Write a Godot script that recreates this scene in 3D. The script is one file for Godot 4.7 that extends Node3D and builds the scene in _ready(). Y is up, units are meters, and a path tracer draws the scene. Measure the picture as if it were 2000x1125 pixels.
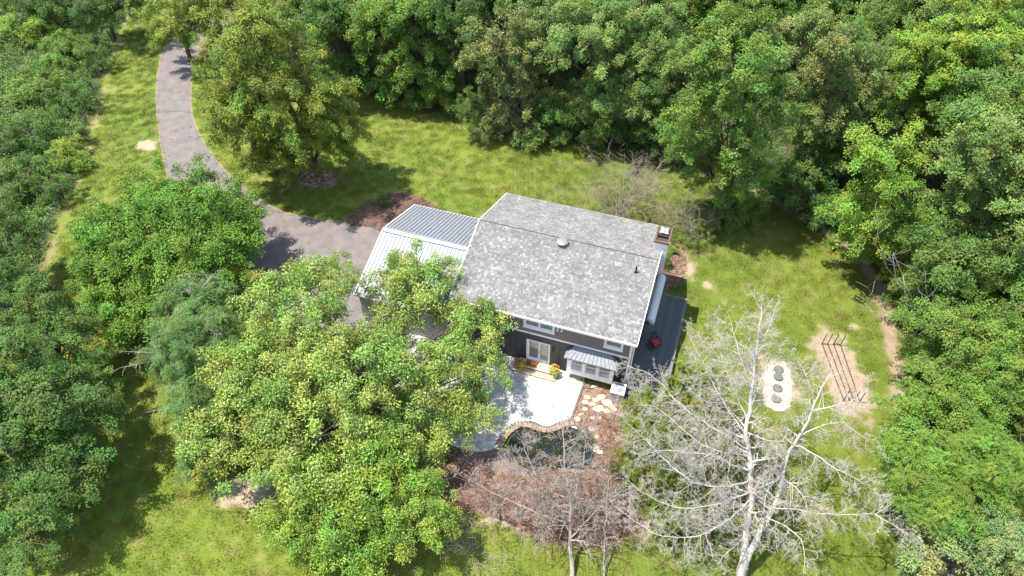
extends Node3D
# Aerial view of a grey house in a clearing: house, garage, patio, pond, dead trees, woods all round.

const HO := Vector3(-0.406, 0.0, -40.816)
const HA := -0.327
const SUN := Vector3(0.990, 0.0, 0.140)

var rng := RandomNumberGenerator.new()
var mats := {}
var names := {}
var house_at := Transform3D(Basis(Vector3.UP, HA), HO)

# ---------------------------------------------------------------- mesh collector
class Geo:
	var v := PackedVector3Array()
	var n := PackedVector3Array()
	var c := PackedColorArray()
	var i := PackedInt32Array()
	var tint := Color.WHITE

	func tri(a: Vector3, b: Vector3, d: Vector3) -> void:
		var m := (d - a).cross(b - a).normalized()
		var k := v.size()
		v.append(a); v.append(b); v.append(d)
		n.append(m); n.append(m); n.append(m)
		c.append(tint); c.append(tint); c.append(tint)
		i.append(k); i.append(k + 1); i.append(k + 2)

	func quad(a: Vector3, b: Vector3, d: Vector3, e: Vector3) -> void:
		tri(a, b, d)
		tri(a, d, e)

	func hexa(p: Array) -> void:
		# eight corners: bottom 0-3 counter-clockwise from above, top 4-7 above them
		quad(p[4], p[7], p[6], p[5])
		quad(p[0], p[1], p[2], p[3])
		for k in 4:
			var l := (k + 1) % 4
			quad(p[k], p[k + 4], p[l + 4], p[l])

	func box(lo: Vector3, hi: Vector3, t := Transform3D.IDENTITY) -> void:
		hexa([t * Vector3(lo.x, lo.y, hi.z), t * Vector3(hi.x, lo.y, hi.z), t * Vector3(hi.x, lo.y, lo.z), t * Vector3(lo.x, lo.y, lo.z),
			t * Vector3(lo.x, hi.y, hi.z), t * Vector3(hi.x, hi.y, hi.z), t * Vector3(hi.x, hi.y, lo.z), t * Vector3(lo.x, hi.y, lo.z)])

	func bevel_box(lo: Vector3, hi: Vector3, b: float, t := Transform3D.IDENTITY) -> void:
		box(lo, Vector3(hi.x, hi.y - b, hi.z), t)
		var y := hi.y - b
		hexa([t * Vector3(lo.x, y, hi.z), t * Vector3(hi.x, y, hi.z), t * Vector3(hi.x, y, lo.z), t * Vector3(lo.x, y, lo.z),
			t * Vector3(lo.x + b, hi.y, hi.z - b), t * Vector3(hi.x - b, hi.y, hi.z - b), t * Vector3(hi.x - b, hi.y, lo.z + b), t * Vector3(lo.x + b, hi.y, lo.z + b)])

	func tube(pts: Array, radii: Array, sides: int) -> void:
		var first := v.size()
		var count := pts.size()
		var side := Vector3.ZERO
		for k in count:
			var d: Vector3 = (pts[mini(k + 1, count - 1)] - pts[maxi(k - 1, 0)]).normalized()
			if k == 0:
				side = d.cross(Vector3(0.31, 0.2, 0.93)).normalized()
			else:
				side = (side - d * side.dot(d)).normalized()
			var up := d.cross(side)
			for s in sides:
				var a := TAU * s / sides
				var o := side * cos(a) + up * sin(a)
				v.append(pts[k] + o * radii[k]); n.append(o); c.append(tint)
		for k in count - 1:
			for s in sides:
				var s2 := (s + 1) % sides
				var p := first + k * sides
				var q := p + sides
				i.append(p + s); i.append(q + s); i.append(q + s2)
				i.append(p + s); i.append(q + s2); i.append(p + s2)

	func lathe(profile: Array, sides: int, at := Vector3.ZERO) -> void:
		for k in profile.size() - 1:
			var a: Vector2 = profile[k]
			var b: Vector2 = profile[k + 1]
			for s in sides:
				var t0 := TAU * s / sides
				var t1 := TAU * (s + 1) / sides
				var p0 := at + Vector3(cos(t0) * a.x, a.y, sin(t0) * a.x)
				var p1 := at + Vector3(cos(t1) * a.x, a.y, sin(t1) * a.x)
				var q0 := at + Vector3(cos(t0) * b.x, b.y, sin(t0) * b.x)
				var q1 := at + Vector3(cos(t1) * b.x, b.y, sin(t1) * b.x)
				if a.x > 0.0001: tri(p0, q1, p1)
				if b.x > 0.0001: tri(p0, q0, q1)

	func prism(poly: PackedVector2Array, y0: float, y1: float) -> void:
		var idx := Geometry2D.triangulate_polygon(poly)
		for k in range(0, idx.size(), 3):
			var a := poly[idx[k]]; var b := poly[idx[k + 1]]; var d := poly[idx[k + 2]]
			var p := Vector3(a.x, y1, a.y); var q := Vector3(b.x, y1, b.y); var r := Vector3(d.x, y1, d.y)
			if (r - p).cross(q - p).y > 0.0: tri(p, q, r)
			else: tri(p, r, q)
		if y0 < y1:
			var area := 0.0
			for k in poly.size():
				area += poly[k].cross(poly[(k + 1) % poly.size()])
			for k in poly.size():
				var a := poly[k]; var b := poly[(k + 1) % poly.size()]
				if area > 0.0:
					var sw := a; a = b; b = sw
				quad(Vector3(a.x, y0, a.y), Vector3(a.x, y1, a.y), Vector3(b.x, y1, b.y), Vector3(b.x, y0, b.y))

	func mesh(m: Material) -> ArrayMesh:
		var arr := []
		arr.resize(Mesh.ARRAY_MAX)
		arr[Mesh.ARRAY_VERTEX] = v; arr[Mesh.ARRAY_NORMAL] = n; arr[Mesh.ARRAY_COLOR] = c; arr[Mesh.ARRAY_INDEX] = i
		var am := ArrayMesh.new()
		am.add_surface_from_arrays(Mesh.PRIMITIVE_TRIANGLES, arr)
		am.surface_set_material(0, m)
		return am

# ---------------------------------------------------------------- nodes and names
func numbered(called: String) -> String:
	var k: int = names.get(called, 0)
	names[called] = k + 1
	return called if k == 0 else "%s_%03d" % [called, k]

func tag(o: Node, label: String, category := "", group := "") -> Node:
	o.set_meta("label", label)
	if category: o.set_meta("category", category)
	if group: o.set_meta("group", group)
	return o

func thing(called: String, label: String, category: String, at := Transform3D.IDENTITY, group := "") -> Node3D:
	var o := Node3D.new()
	o.name = numbered(called)
	add_child(o)
	o.transform = at
	tag(o, label, category, group)
	return o

func put(called: String, g: Geo, m: Material, parent: Node = self, kind := "") -> MeshInstance3D:
	return put_mesh(called, g.mesh(m), parent, kind)

func put_mesh(called: String, am: Mesh, parent: Node = self, kind := "") -> MeshInstance3D:
	var o := MeshInstance3D.new()
	o.name = numbered(called) if parent == self else called
	o.mesh = am
	parent.add_child(o, true)
	if kind: o.set_meta("kind", kind)
	return o

func scatter(called: String, am: Mesh, spots: Array, tints: Array, parent: Node = self, kind := "stuff") -> MultiMeshInstance3D:
	var mm := MultiMesh.new()
	mm.transform_format = MultiMesh.TRANSFORM_3D
	mm.use_colors = true
	mm.mesh = am
	mm.instance_count = spots.size()
	var buf := PackedFloat32Array()
	buf.resize(spots.size() * 16)
	for k in spots.size():
		var t: Transform3D = spots[k]
		var b := t.basis
		var q: Color = tints[k]
		var j := k * 16
		buf[j] = b.x.x; buf[j + 1] = b.y.x; buf[j + 2] = b.z.x; buf[j + 3] = t.origin.x
		buf[j + 4] = b.x.y; buf[j + 5] = b.y.y; buf[j + 6] = b.z.y; buf[j + 7] = t.origin.y
		buf[j + 8] = b.x.z; buf[j + 9] = b.y.z; buf[j + 10] = b.z.z; buf[j + 11] = t.origin.z
		buf[j + 12] = q.r; buf[j + 13] = q.g; buf[j + 14] = q.b; buf[j + 15] = 1.0
	mm.buffer = buf
	var o := MultiMeshInstance3D.new()
	o.name = numbered(called) if parent == self else called
	o.multimesh = mm
	parent.add_child(o, true)
	if kind: o.set_meta("kind", kind)
	return o

func box_part(called: String, lo: Vector3, hi: Vector3, m: Material, parent: Node, t := Transform3D.IDENTITY) -> MeshInstance3D:
	var g := Geo.new()
	g.box(lo, hi, t)
	return put(called, g, m, parent)

# ---------------------------------------------------------------- materials
func noise_tex(freq: float, lo: Color, hi: Color, octaves := 4, seed_ := 1, size := 512) -> NoiseTexture2D:
	var f := FastNoiseLite.new()
	f.noise_type = FastNoiseLite.TYPE_SIMPLEX_SMOOTH
	f.frequency = freq
	f.fractal_octaves = octaves
	f.seed = seed_
	var t := NoiseTexture2D.new()
	t.noise = f
	t.width = size; t.height = size
	t.seamless = true
	var r := Gradient.new()
	r.set_color(0, lo); r.set_color(1, hi)
	t.color_ramp = r
	return t

func mat(key: String, col: Color, rough := 0.8, metal := 0.0) -> StandardMaterial3D:
	if mats.has(key): return mats[key]
	var m := StandardMaterial3D.new()
	m.resource_name = key
	m.albedo_color = col.linear_to_srgb()
	m.roughness = rough
	m.metallic = metal
	mats[key] = m
	return m

func worn(key: String, col: Color, tex: Texture2D, scale_: float, rough := 0.8, metal := 0.0) -> StandardMaterial3D:
	if mats.has(key): return mats[key]
	var m := mat(key, col, rough, metal)
	m.albedo_texture = tex
	m.uv1_triplanar = true
	m.uv1_world_triplanar = true
	m.uv1_scale = Vector3.ONE * scale_
	return m

func leafy(key: String, rough := 0.45, through := 0.5) -> StandardMaterial3D:
	var m := mat(key, Color.WHITE, rough)
	m.vertex_color_use_as_albedo = true
	m.backlight_enabled = true
	m.backlight = Color(through * 0.95, through, through * 0.55)
	return m

# ---------------------------------------------------------------- foliage
var sprays := {}
const TONES := {
	"Y": [0.228, 0.322, 0.064], "Y2": [0.193, 0.297, 0.040], "O": [0.165, 0.221, 0.030], "R": [0.118, 0.228, 0.028], "B": [0.110, 0.192, 0.052],
	"M": [0.149, 0.259, 0.042], "GO": [0.160, 0.216, 0.058], "D2": [0.092, 0.173, 0.034], "S": [0.154, 0.238, 0.058], "M2": [0.134, 0.227, 0.038],
	"D": [0.077, 0.145, 0.030], "L": [0.180, 0.285, 0.036], "L2": [0.130, 0.225, 0.032], "G": [0.182, 0.248, 0.090], "J": [0.165, 0.215, 0.036],
}

func leaf(g: Geo, p: Vector3, d: Vector3, up: Vector3, l: float, w: float) -> void:
	var s := d.cross(up).normalized()
	var u := s.cross(d).normalized()
	var m := p + d * l * 0.45 - u * w * 0.12
	var tip := p + d * l - u * l * 0.14
	var a := m + s * w * 0.5 + u * w * 0.2
	var b := m - s * w * 0.5 + u * w * 0.2
	var k := rng.randf_range(0.9, 1.12)
	g.tint = Color(k * rng.randf_range(0.94, 1.08), k, k * rng.randf_range(0.85, 1.1))
	g.tri(p, a, tip)
	g.tri(p, tip, b)

func make_spray(kind: String) -> ArrayMesh:
	var g := Geo.new()
	match kind:
		"broad":
			for k in 56:
				var a := rng.randf() * TAU
				var r := pow(rng.randf(), 0.6) * 0.42
				var out := Vector3(cos(a), 0, sin(a))
				var p := out * r + Vector3(0, rng.randf_range(-0.24, 0.22) - r * 0.2, 0)
				var d := (out + Vector3(rng.randf_range(-1, 1), rng.randf_range(-0.9, 0.5), rng.randf_range(-1, 1))).normalized()
				var up := (Vector3.UP + Vector3(rng.randf_range(-0.6, 0.6), 0, rng.randf_range(-0.6, 0.6))).normalized()
				leaf(g, p, d, up, rng.randf_range(0.09, 0.185), rng.randf_range(0.068, 0.125))
		"narrow":
			for k in 56:
				var a := rng.randf() * TAU
				var r := pow(rng.randf(), 0.6) * 0.4
				var out := Vector3(cos(a), 0, sin(a))
				var p := out * r + Vector3(0, rng.randf_range(-0.3, 0.2) - r * 0.45, 0)
				var d := (out * 0.6 + Vector3(rng.randf_range(-0.8, 0.8), rng.randf_range(-1.3, 0.3), rng.randf_range(-0.8, 0.8))).normalized()
				var up := (Vector3.UP + Vector3(rng.randf_range(-1, 1), 0, rng.randf_range(-1, 1))).normalized()
				leaf(g, p, d, up, rng.randf_range(0.14, 0.23), rng.randf_range(0.06, 0.09))
		"compound":
			for k in 7:
				var a := TAU * k / 7.0 + rng.randf_range(-0.3, 0.3)
				var out := Vector3(cos(a), rng.randf_range(-0.1, 0.35), sin(a)).normalized()
				var p := Vector3(rng.randf_range(-0.14, 0.14), rng.randf_range(-0.18, 0.14), rng.randf_range(-0.14, 0.14))
				for j in 6:
					var q := p + out * (0.1 + 0.075 * j) - Vector3.UP * 0.006 * j * j
					var s := out.cross(Vector3.UP).normalized()
					for e in [-1.0, 1.0]:
						leaf(g, q, (s * e + out * 0.45 - Vector3.UP * 0.15).normalized(), (Vector3.UP + rand_dir() * 0.8).normalized(), 0.13, 0.055)
		"fine":
			for k in 70:
				var a := rng.randf() * TAU
				var out := Vector3(cos(a), rng.randf_range(-0.15, 1.1), sin(a)).normalized()
				var p := out * rng.randf_range(0.03, 0.26)
				leaf(g, p, (out + Vector3(rng.randf_range(-0.5, 0.5), rng.randf_range(-0.3, 0.4), rng.randf_range(-0.5, 0.5))).normalized(), Vector3(rng.randf_range(-1, 1), 1, rng.randf_range(-1, 1)).normalized(), rng.randf_range(0.14, 0.24), 0.045)
	return g.mesh(mats["leaf_" + ("gloss" if kind == "narrow" else "soft")])

func spray(kind: String) -> ArrayMesh:
	if not sprays.has(kind):
		sprays[kind] = [make_spray(kind), make_spray(kind), make_spray(kind)]
	return sprays[kind][rng.randi() % 3]

func rand_dir(low := -1.0) -> Vector3:
	var y := rng.randf_range(low, 1.0)
	var a := rng.randf() * TAU
	var r := sqrt(maxf(0.0, 1.0 - y * y))
	return Vector3(cos(a) * r, y, sin(a) * r)

# leaf masses of one crown: drooping leafy branches that leave the lobes of the crown at uneven lengths
var crown_noise: FastNoiseLite

func crown_spots(lobes: Array, tone: Array, dens: float, spots: Array, tints: Array, clumps: Array) -> void:
	if crown_noise == null:
		crown_noise = FastNoiseLite.new()
		crown_noise.frequency = 0.5
		crown_noise.seed = 99
	var off := rng.randf() * 500.0
	for b in lobes:
		var c := Vector3(b[0], b[1], b[2])
		var r: float = b[3]
		var ry: float = b[4]
		var w := clampf(r * 0.15, 0.16, 0.46)
		var count := int(7.6 * dens * (r * r * 0.5 + r * ry * 0.5) / (w * w * 4.4)) + 4
		for k in count:
			var d := rand_dir(-0.6)
			var bump: float = crown_noise.get_noise_3d(d.x * 3.2 + off, d.y * 3.2 + c.x, d.z * 3.2 + c.z)
			var reach := rng.randf_range(0.5, 1.05) * (1.0 + bump * 0.55)
			if bump < -0.28 and rng.randf() < 0.75: continue
			var p := c + Vector3(d.x * r, d.y * ry, d.z * r) * reach
			if p.y < 0.3: continue
			var deep := false
			for o in lobes:
				if o == b: continue
				if ((p - Vector3(o[0], o[1], o[2])) / Vector3(o[3], o[4], o[3])).length() < 0.55: deep = true
			if deep: continue
			clumps.append([p, c])
			var out := (Vector3(d.x, d.y * 0.5 - 0.12, d.z) + rand_dir() * 0.35).normalized()
			var long := w * rng.randf_range(1.6, 3.4)
			var tone_k := rng.randf_range(0.76, 1.24)
			var warm := rng.randf_range(0.8, 1.22) * (1.0 + 0.22 * crown_noise.get_noise_3d(p.x * 0.6 + off, p.y * 0.6, p.z * 0.6))
			var many := maxi(3, int(7.0 * w / 0.46 * rng.randf_range(0.7, 1.4)))
			for j in many:
				var f := rng.randf()
				var s := p + out * long * (f - 0.6) - Vector3.UP * 0.22 * long * f * f + rand_dir() * w * (0.75 - 0.4 * f)
				if s.y < 0.12: continue
				var up := (out * 0.35 + Vector3.UP * 0.75 + rand_dir() * 0.55).normalized()
				var x := up.cross(rand_dir()).normalized()
				var size := rng.randf_range(0.55, 1.1) * clampf(w * 2.3, 0.5, 1.0)
				spots.append(Transform3D(Basis(x, up, x.cross(up)).scaled_local(Vector3.ONE * size), s))
				var t := tone_k * rng.randf_range(0.86, 1.16)
				tints.append(Color(tone[0] * t * warm, tone[1] * t, tone[2] * t * rng.randf_range(0.8, 1.2)))

func tree(called: String, label: String, group: String, col: String, kind: String, base: Vector2, lobes: Array, dens := 1.0) -> Node3D:
	rng.seed = hash(label) + int(base.x * 10.0) * 31 + int(base.y * 10.0)
	var at := Vector3(base.x, 0, base.y)
	var local := []
	for b in lobes:
		local.append([b[0] - at.x, b[1], b[2] - at.z, b[3], b[4]])
	var cat := "bush" if called in ["bush", "brush_bush", "shrub"] else "tree"
	var t := thing(called, label, cat, Transform3D(Basis.IDENTITY, at), group)
	var spots := []
	var tints := []
	var clumps := []
	crown_spots(local, TONES[col], dens, spots, tints, clumps)
	# trunk with limbs out to the leaf masses
	var g := Geo.new()
	var top := 0.0
	var reach := 0.0
	for b in local:
		top = maxf(top, b[1])
		reach = maxf(reach, b[3])
	var thick := clampf(0.03 * top + 0.03 * reach, 0.03, 0.38) / pow(local.size(), 0.45)
	for b in local:
		var c := Vector3(b[0], b[1], b[2])
		var pts := [Vector3.ZERO]
		var rad := [thick]
		for k in range(1, 6):
			var f := k / 5.0
			var p := Vector3(c.x * f * f, c.y * f * 0.95, c.z * f * f) + rand_dir() * 0.12 * f * minf(1.0, c.y * 0.2)
			p.y = maxf(p.y, 0.05)
			pts.append(p)
			rad.append(thick * (1.0 - 0.75 * f) + 0.012)
		g.tube(pts, rad, 7)
		var near := 0
		for q in clumps:
			if q[1] == c and near < 22 and rng.randf() < 0.6:
				near += 1
				var from: Vector3 = pts[2 + rng.randi() % 4]
				var mid: Vector3 = from.lerp(q[0], 0.5) + Vector3.UP * 0.12 * from.distance_to(q[0]) + rand_dir() * 0.15
				g.tube([from, mid, q[0]], [thick * 0.28, thick * 0.16, 0.012], 4)
	put("trunk", g, mats["bark"], t)
	if kind == "compound" and col == "B":
		# bare dead limbs reaching out of the crown
		for w in [[0, 0.5, 1.5, 0.2], [0, 1.2, 1.3, -0.3], [2, 0.4, 1.5, 0.4], [2, 1.0, 1.0, 0.9], [1, -1.7, 0.9, 0.6], [1, -1.9, 0.4, 1.1], [3, -1.6, 0.7, 0.8]]:
			var c := Vector3(local[w[0]][0], local[w[0]][1], local[w[0]][2])
			var tip: Vector3 = Vector3(w[1], w[2], w[3]) * (local[w[0]][3] * 0.66)
			limb(t, "dead_limb", [c - tip * 0.3, c + tip * 0.4, c + tip], 0.045, 0.01, mats["dead_wood"], 0.8, 0.25, 1, 0.0)
	scatter("crown", spray(kind), spots, tints, t)
	return t

# ---------------------------------------------------------------- bare trees
var twig_min := 0.0055

func twig(g: Geo, p: Vector3, d: Vector3, l: float, r: float, depth: int, droop: float) -> void:
	var pts := [p]
	var rad := [r]
	var steps := 4 if depth > 1 else 3
	var q := p
	var h := d
	var nodes := []
	for k in steps:
		h = (h + rand_dir() * 0.3 - Vector3.UP * droop).normalized()
		q += h * l / steps
		pts.append(q)
		rad.append(maxf(r * (1.0 - 0.62 * (k + 1.0) / steps), twig_min))
		nodes.append([q, h, rad[-1]])
	g.tube(pts, rad, 5 if r > 0.04 else (4 if r > 0.018 else 3))
	if depth <= 0: return
	var kids := rng.randi_range(3, 5) if depth > 1 else rng.randi_range(2, 4)
	for k in kids:
		var at: Array = nodes[rng.randi_range(0, steps - 1)]
		var hd: Vector3 = at[1]
		var side := hd.cross(rand_dir()).normalized()
		twig(g, at[0], (hd * rng.randf_range(0.5, 1.0) + side * rng.randf_range(0.5, 0.95)).normalized(), l * rng.randf_range(0.38, 0.68), minf(at[2] * 0.75, r * 0.56), depth - 1, droop)

func limb(t: Node3D, called: String, pts: Array, r0: float, r1: float, m: Material, side_len: float, every: float, depth: int, droop: float) -> void:
	var g := Geo.new()
	var curve := Curve3D.new()
	for k in pts.size():
		var a: Vector3 = pts[maxi(k - 1, 0)]
		var b: Vector3 = pts[mini(k + 1, pts.size() - 1)]
		curve.add_point(pts[k], -(b - a) / 6.0, (b - a) / 6.0)
	var total := curve.get_baked_length()
	var n := maxi(4, int(total / 0.45))
	var line := []
	var rad := []
	for k in n + 1:
		var f := float(k) / n
		line.append(curve.sample_baked(total * f) + rand_dir() * (0.05 if k > 0 else 0.0))
		rad.append(lerpf(r0, r1, pow(f, 0.8)))
	g.tube(line, rad, 9 if r0 > 0.12 else 6)
	var s := total * (0.25 if r0 > 0.12 else 0.12)
	while s < total:
		var f := s / total
		var k := mini(int(f * n), n - 1)
		var d: Vector3 = (line[k + 1] - line[k]).normalized()
		var side := (d.cross(rand_dir()).normalized() + d * rng.randf_range(0.2, 0.9)).normalized()
		twig(g, line[k].lerp(line[k + 1], f * n - k), side, side_len * rng.randf_range(0.55, 1.15) * (1.1 - 0.55 * f), rad[k] * 0.45 + 0.006, depth, droop)
		s += every * rng.randf_range(0.5, 1.5)
	twig(g, line[-1], (line[-1] - line[-2]).normalized(), side_len * 0.6, r1, depth, droop)
	put(called, g, m, t)

func V(x: float, y: float, z: float) -> Vector3:
	return Vector3(x, y, z)

func P(list: Array) -> PackedVector2Array:
	var out := PackedVector2Array()
	for p in list: out.append(Vector2(p[0], p[1]))
	return out

# closed outline rounded through its corners
func soft(list: Array, wobble := 0.0) -> PackedVector2Array:
	var out := PackedVector2Array()
	var n := list.size()
	for k in n:
		var p0 := Vector2(list[(k + n - 1) % n][0], list[(k + n - 1) % n][1])
		var p1 := Vector2(list[k][0], list[k][1])
		var p2 := Vector2(list[(k + 1) % n][0], list[(k + 1) % n][1])
		var p3 := Vector2(list[(k + 2) % n][0], list[(k + 2) % n][1])
		for s in 5:
			out.append(p1.cubic_interpolate(p2, p0, p3, s / 5.0) + Vector2(rng.randf_range(-1, 1), rng.randf_range(-1, 1)) * wobble)
	return out

func sheet(called: String, poly: PackedVector2Array, y: float, m: Material) -> MeshInstance3D:
	var g := Geo.new()
	g.prism(poly, y, y)
	var o := put(called, g, m)
	o.set_meta("kind", "structure")
	return o

# ---------------------------------------------------------------- ground
var ground_noise := []
var keep_out: Array[PackedVector2Array] = []
const PATH_E := [[-49.0, 20.3], [-47.6, 21.3], [-45.6, 22.7], [-42.8, 25.2], [-39.2, 27.2], [-35.8, 27.7], [-31.8, 27.0], [-27.3, 25.8], [-24.9, 25.2], [-20.0, 24.2], [-8.0, 23.0]]
const EDGE_N := [[-47.0, -92.0], [-38.0, -86.0], [-30.0, -77.0], [-21.6, -67.0], [-14.6, -62.5], [-7.0, -58.5], [0.0, -54.8], [5.3, -54.0], [9.4, -52.4], [17.0, -48.6], [21.5, -47.8]]
const FENCE := [[-88.0, -48.4], [-73.9, -45.0], [-69.8, -44.1], [-62.5, -42.1], [-52.4, -39.5], [-45.1, -37.9], [-41.9, -37.2], [-35.8, -36.1], [-10.0, -33.0]]
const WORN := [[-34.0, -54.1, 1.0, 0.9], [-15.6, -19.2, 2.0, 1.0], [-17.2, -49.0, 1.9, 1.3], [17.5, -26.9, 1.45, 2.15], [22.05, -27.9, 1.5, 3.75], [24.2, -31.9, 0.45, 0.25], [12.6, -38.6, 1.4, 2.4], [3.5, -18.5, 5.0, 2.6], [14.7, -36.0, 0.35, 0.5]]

func along(line: Array, t: float) -> float:
	if t <= line[0][0]: return line[0][1]
	for k in line.size() - 1:
		if t < line[k + 1][0]:
			return lerpf(line[k][1], line[k + 1][1], (t - line[k][0]) / (line[k + 1][0] - line[k][0]))
	return line[-1][1]

# colour of the ground at a place, alpha = how much lawn grows there
func ground_at(x: float, z: float) -> Color:
	var a: float = ground_noise[0].get_noise_2d(x, z)
	var b: float = ground_noise[1].get_noise_2d(x, z)
	var c: float = ground_noise[2].get_noise_2d(x, z)
	var col := Color(0.106, 0.158, 0.010).lerp(Color(0.158, 0.190, 0.018), clampf(0.42 + a * 0.5 + b * 0.22 + c * 0.2, 0, 1))
	col = col.lerp(Color(0.068, 0.125, 0.016), clampf(-a * 0.5 + c * 0.35 - 0.08, 0, 0.5))
	col = col.lerp(Color(0.26, 0.20, 0.085), clampf((b + c * 0.8 - 0.34) * 1.1, 0, 0.45))
	# faint mowing rings round the clearing by the house
	var ring := Vector2(x - 17.0, z + 33.0).length()
	if x > 9.0 and z > -46.0:
		col = col.lerp(Color(0.25, 0.21, 0.08), 0.34 * smoothstep(0.80, 1.0, sin(ring * 1.35 + a * 2.2)) * clampf(0.5 + b * 2.0, 0, 1))
	elif z < -44.0 and x > -20.0:
		col = col.lerp(Color(0.17, 0.20, 0.03), 0.2 * smoothstep(0.3, 1.0, sin((z + 0.28 * x) * 2.6 + a * 1.5)))
	var lawn := 1.0
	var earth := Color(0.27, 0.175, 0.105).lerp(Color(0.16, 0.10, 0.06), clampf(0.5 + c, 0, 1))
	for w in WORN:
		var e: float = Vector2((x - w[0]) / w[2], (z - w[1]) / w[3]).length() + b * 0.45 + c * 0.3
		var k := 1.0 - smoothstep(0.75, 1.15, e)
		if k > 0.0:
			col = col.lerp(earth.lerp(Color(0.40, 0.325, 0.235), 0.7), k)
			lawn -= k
	var wob := b * 0.7 + c * 0.35
	var pe := x - along(PATH_E, z)
	var d := 0.0
	if z > -49.0:
		d = 1.0 - smoothstep(0.25, 0.8, absf(pe + 0.15 + wob * 0.6))
		col = col.lerp(Color(0.37, 0.28, 0.19).lerp(earth, 0.3), d)
		lawn -= d
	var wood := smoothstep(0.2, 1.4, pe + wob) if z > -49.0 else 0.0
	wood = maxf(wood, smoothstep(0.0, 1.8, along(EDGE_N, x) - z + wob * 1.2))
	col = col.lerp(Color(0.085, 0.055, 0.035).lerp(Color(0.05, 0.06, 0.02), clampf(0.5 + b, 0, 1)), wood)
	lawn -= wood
	var fe := along(FENCE, z) - x
	d = 1.0 - smoothstep(0.15, 0.5, absf(fe + 0.45 + wob * 0.4))
	if z < -34.0:
		col = col.lerp(Color(0.26, 0.19, 0.11), d * 0.6 * clampf(0.6 + b * 2.0, 0.1, 1.0))
		lawn -= d * 0.8
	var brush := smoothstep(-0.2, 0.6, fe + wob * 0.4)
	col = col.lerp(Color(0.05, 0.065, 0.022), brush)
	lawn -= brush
	col.a = clampf(lawn, 0, 1)
	return col

func build_ground() -> void:
	for s in [[0.09, 3, 11], [0.42, 3, 12], [1.5, 2, 13]]:
		var f := FastNoiseLite.new()
		f.noise_type = FastNoiseLite.TYPE_SIMPLEX_SMOOTH
		f.frequency = s[0]; f.fractal_octaves = s[1]; f.seed = s[2]
		ground_noise.append(f)
	var n := 640
	var data := PackedByteArray()
	data.resize(n * n * 3)
	for y in n:
		for x in n:
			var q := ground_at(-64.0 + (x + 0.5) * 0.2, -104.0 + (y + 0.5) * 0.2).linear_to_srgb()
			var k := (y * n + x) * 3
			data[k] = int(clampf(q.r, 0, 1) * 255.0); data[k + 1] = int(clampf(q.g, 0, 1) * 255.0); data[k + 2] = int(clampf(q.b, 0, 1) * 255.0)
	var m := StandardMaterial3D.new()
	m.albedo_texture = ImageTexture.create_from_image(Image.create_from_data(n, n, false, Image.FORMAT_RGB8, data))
	m.texture_repeat = false
	m.roughness = 0.95
	m.detail_enabled = true
	m.detail_blend_mode = BaseMaterial3D.BLEND_MODE_MUL
	m.detail_albedo = noise_tex(0.06, Color(0.72, 0.72, 0.72), Color(1, 1, 1), 4, 21)
	m.detail_uv_layer = BaseMaterial3D.DETAIL_UV_2
	m.uv2_triplanar = true
	m.uv2_world_triplanar = true
	m.uv2_scale = Vector3.ONE * 0.21
	var arr := []
	arr.resize(Mesh.ARRAY_MAX)
	var v := PackedVector3Array(); var u := PackedVector2Array(); var nn := PackedVector3Array()
	for c in [[-700, -800], [700, -800], [700, 600], [-700, 600]]:
		v.append(Vector3(c[0], 0, c[1])); nn.append(Vector3.UP)
		u.append(Vector2((c[0] + 64.0) / 128.0, (c[1] + 104.0) / 128.0))
	arr[Mesh.ARRAY_VERTEX] = v; arr[Mesh.ARRAY_NORMAL] = nn; arr[Mesh.ARRAY_TEX_UV] = u
	arr[Mesh.ARRAY_INDEX] = PackedInt32Array([0, 1, 2, 0, 2, 3])
	var am := ArrayMesh.new()
	am.add_surface_from_arrays(Mesh.PRIMITIVE_TRIANGLES, arr)
	am.surface_set_material(0, m)
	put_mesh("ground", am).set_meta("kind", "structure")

func free_of_paving(p: Vector2) -> bool:
	for k in keep_out:
		if Geometry2D.is_point_in_polygon(p, k): return false
	return true

func build_grass() -> void:
	rng.seed = 77
	var m := leafy("grass", 0.7, 0.25)
	for kind in 2:
		var g := Geo.new()
		for k in 70:
			var a := rng.randf() * TAU
			var p := Vector3(cos(a), 0, sin(a)) * sqrt(rng.randf()) * 0.36
			var h := rng.randf_range(0.03, 0.085)
			var lean := Vector3(rng.randf_range(-1, 1), 0, rng.randf_range(-1, 1)) * 0.05
			var s := Vector3(rng.randf_range(-1, 1), 0, rng.randf_range(-1, 1)).normalized() * 0.014
			var q := rng.randf_range(0.78, 1.3)
			g.tint = Color(q * rng.randf_range(0.9, 1.2), q, q)
			g.tri(p - s, p + s, p + lean + Vector3.UP * h)
		var am := g.mesh(m)
		var spots := []
		var tints := []
		for k in 20000:
			var x := rng.randf_range(-46, 29)
			var z := rng.randf_range(-88, -11)
			var q := ground_at(x, z)
			if q.a < 0.55 or not free_of_paving(Vector2(x, z)): continue
			spots.append(Transform3D(Basis(Vector3.UP, rng.randf() * TAU).scaled(Vector3.ONE * rng.randf_range(0.8, 1.3)), Vector3(x, 0, z)))
			var t := rng.randf_range(0.82, 1.22)
			tints.append(Color(q.r * t, q.g * t, q.b * t))
		scatter("grass", am, spots, tints)

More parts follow.
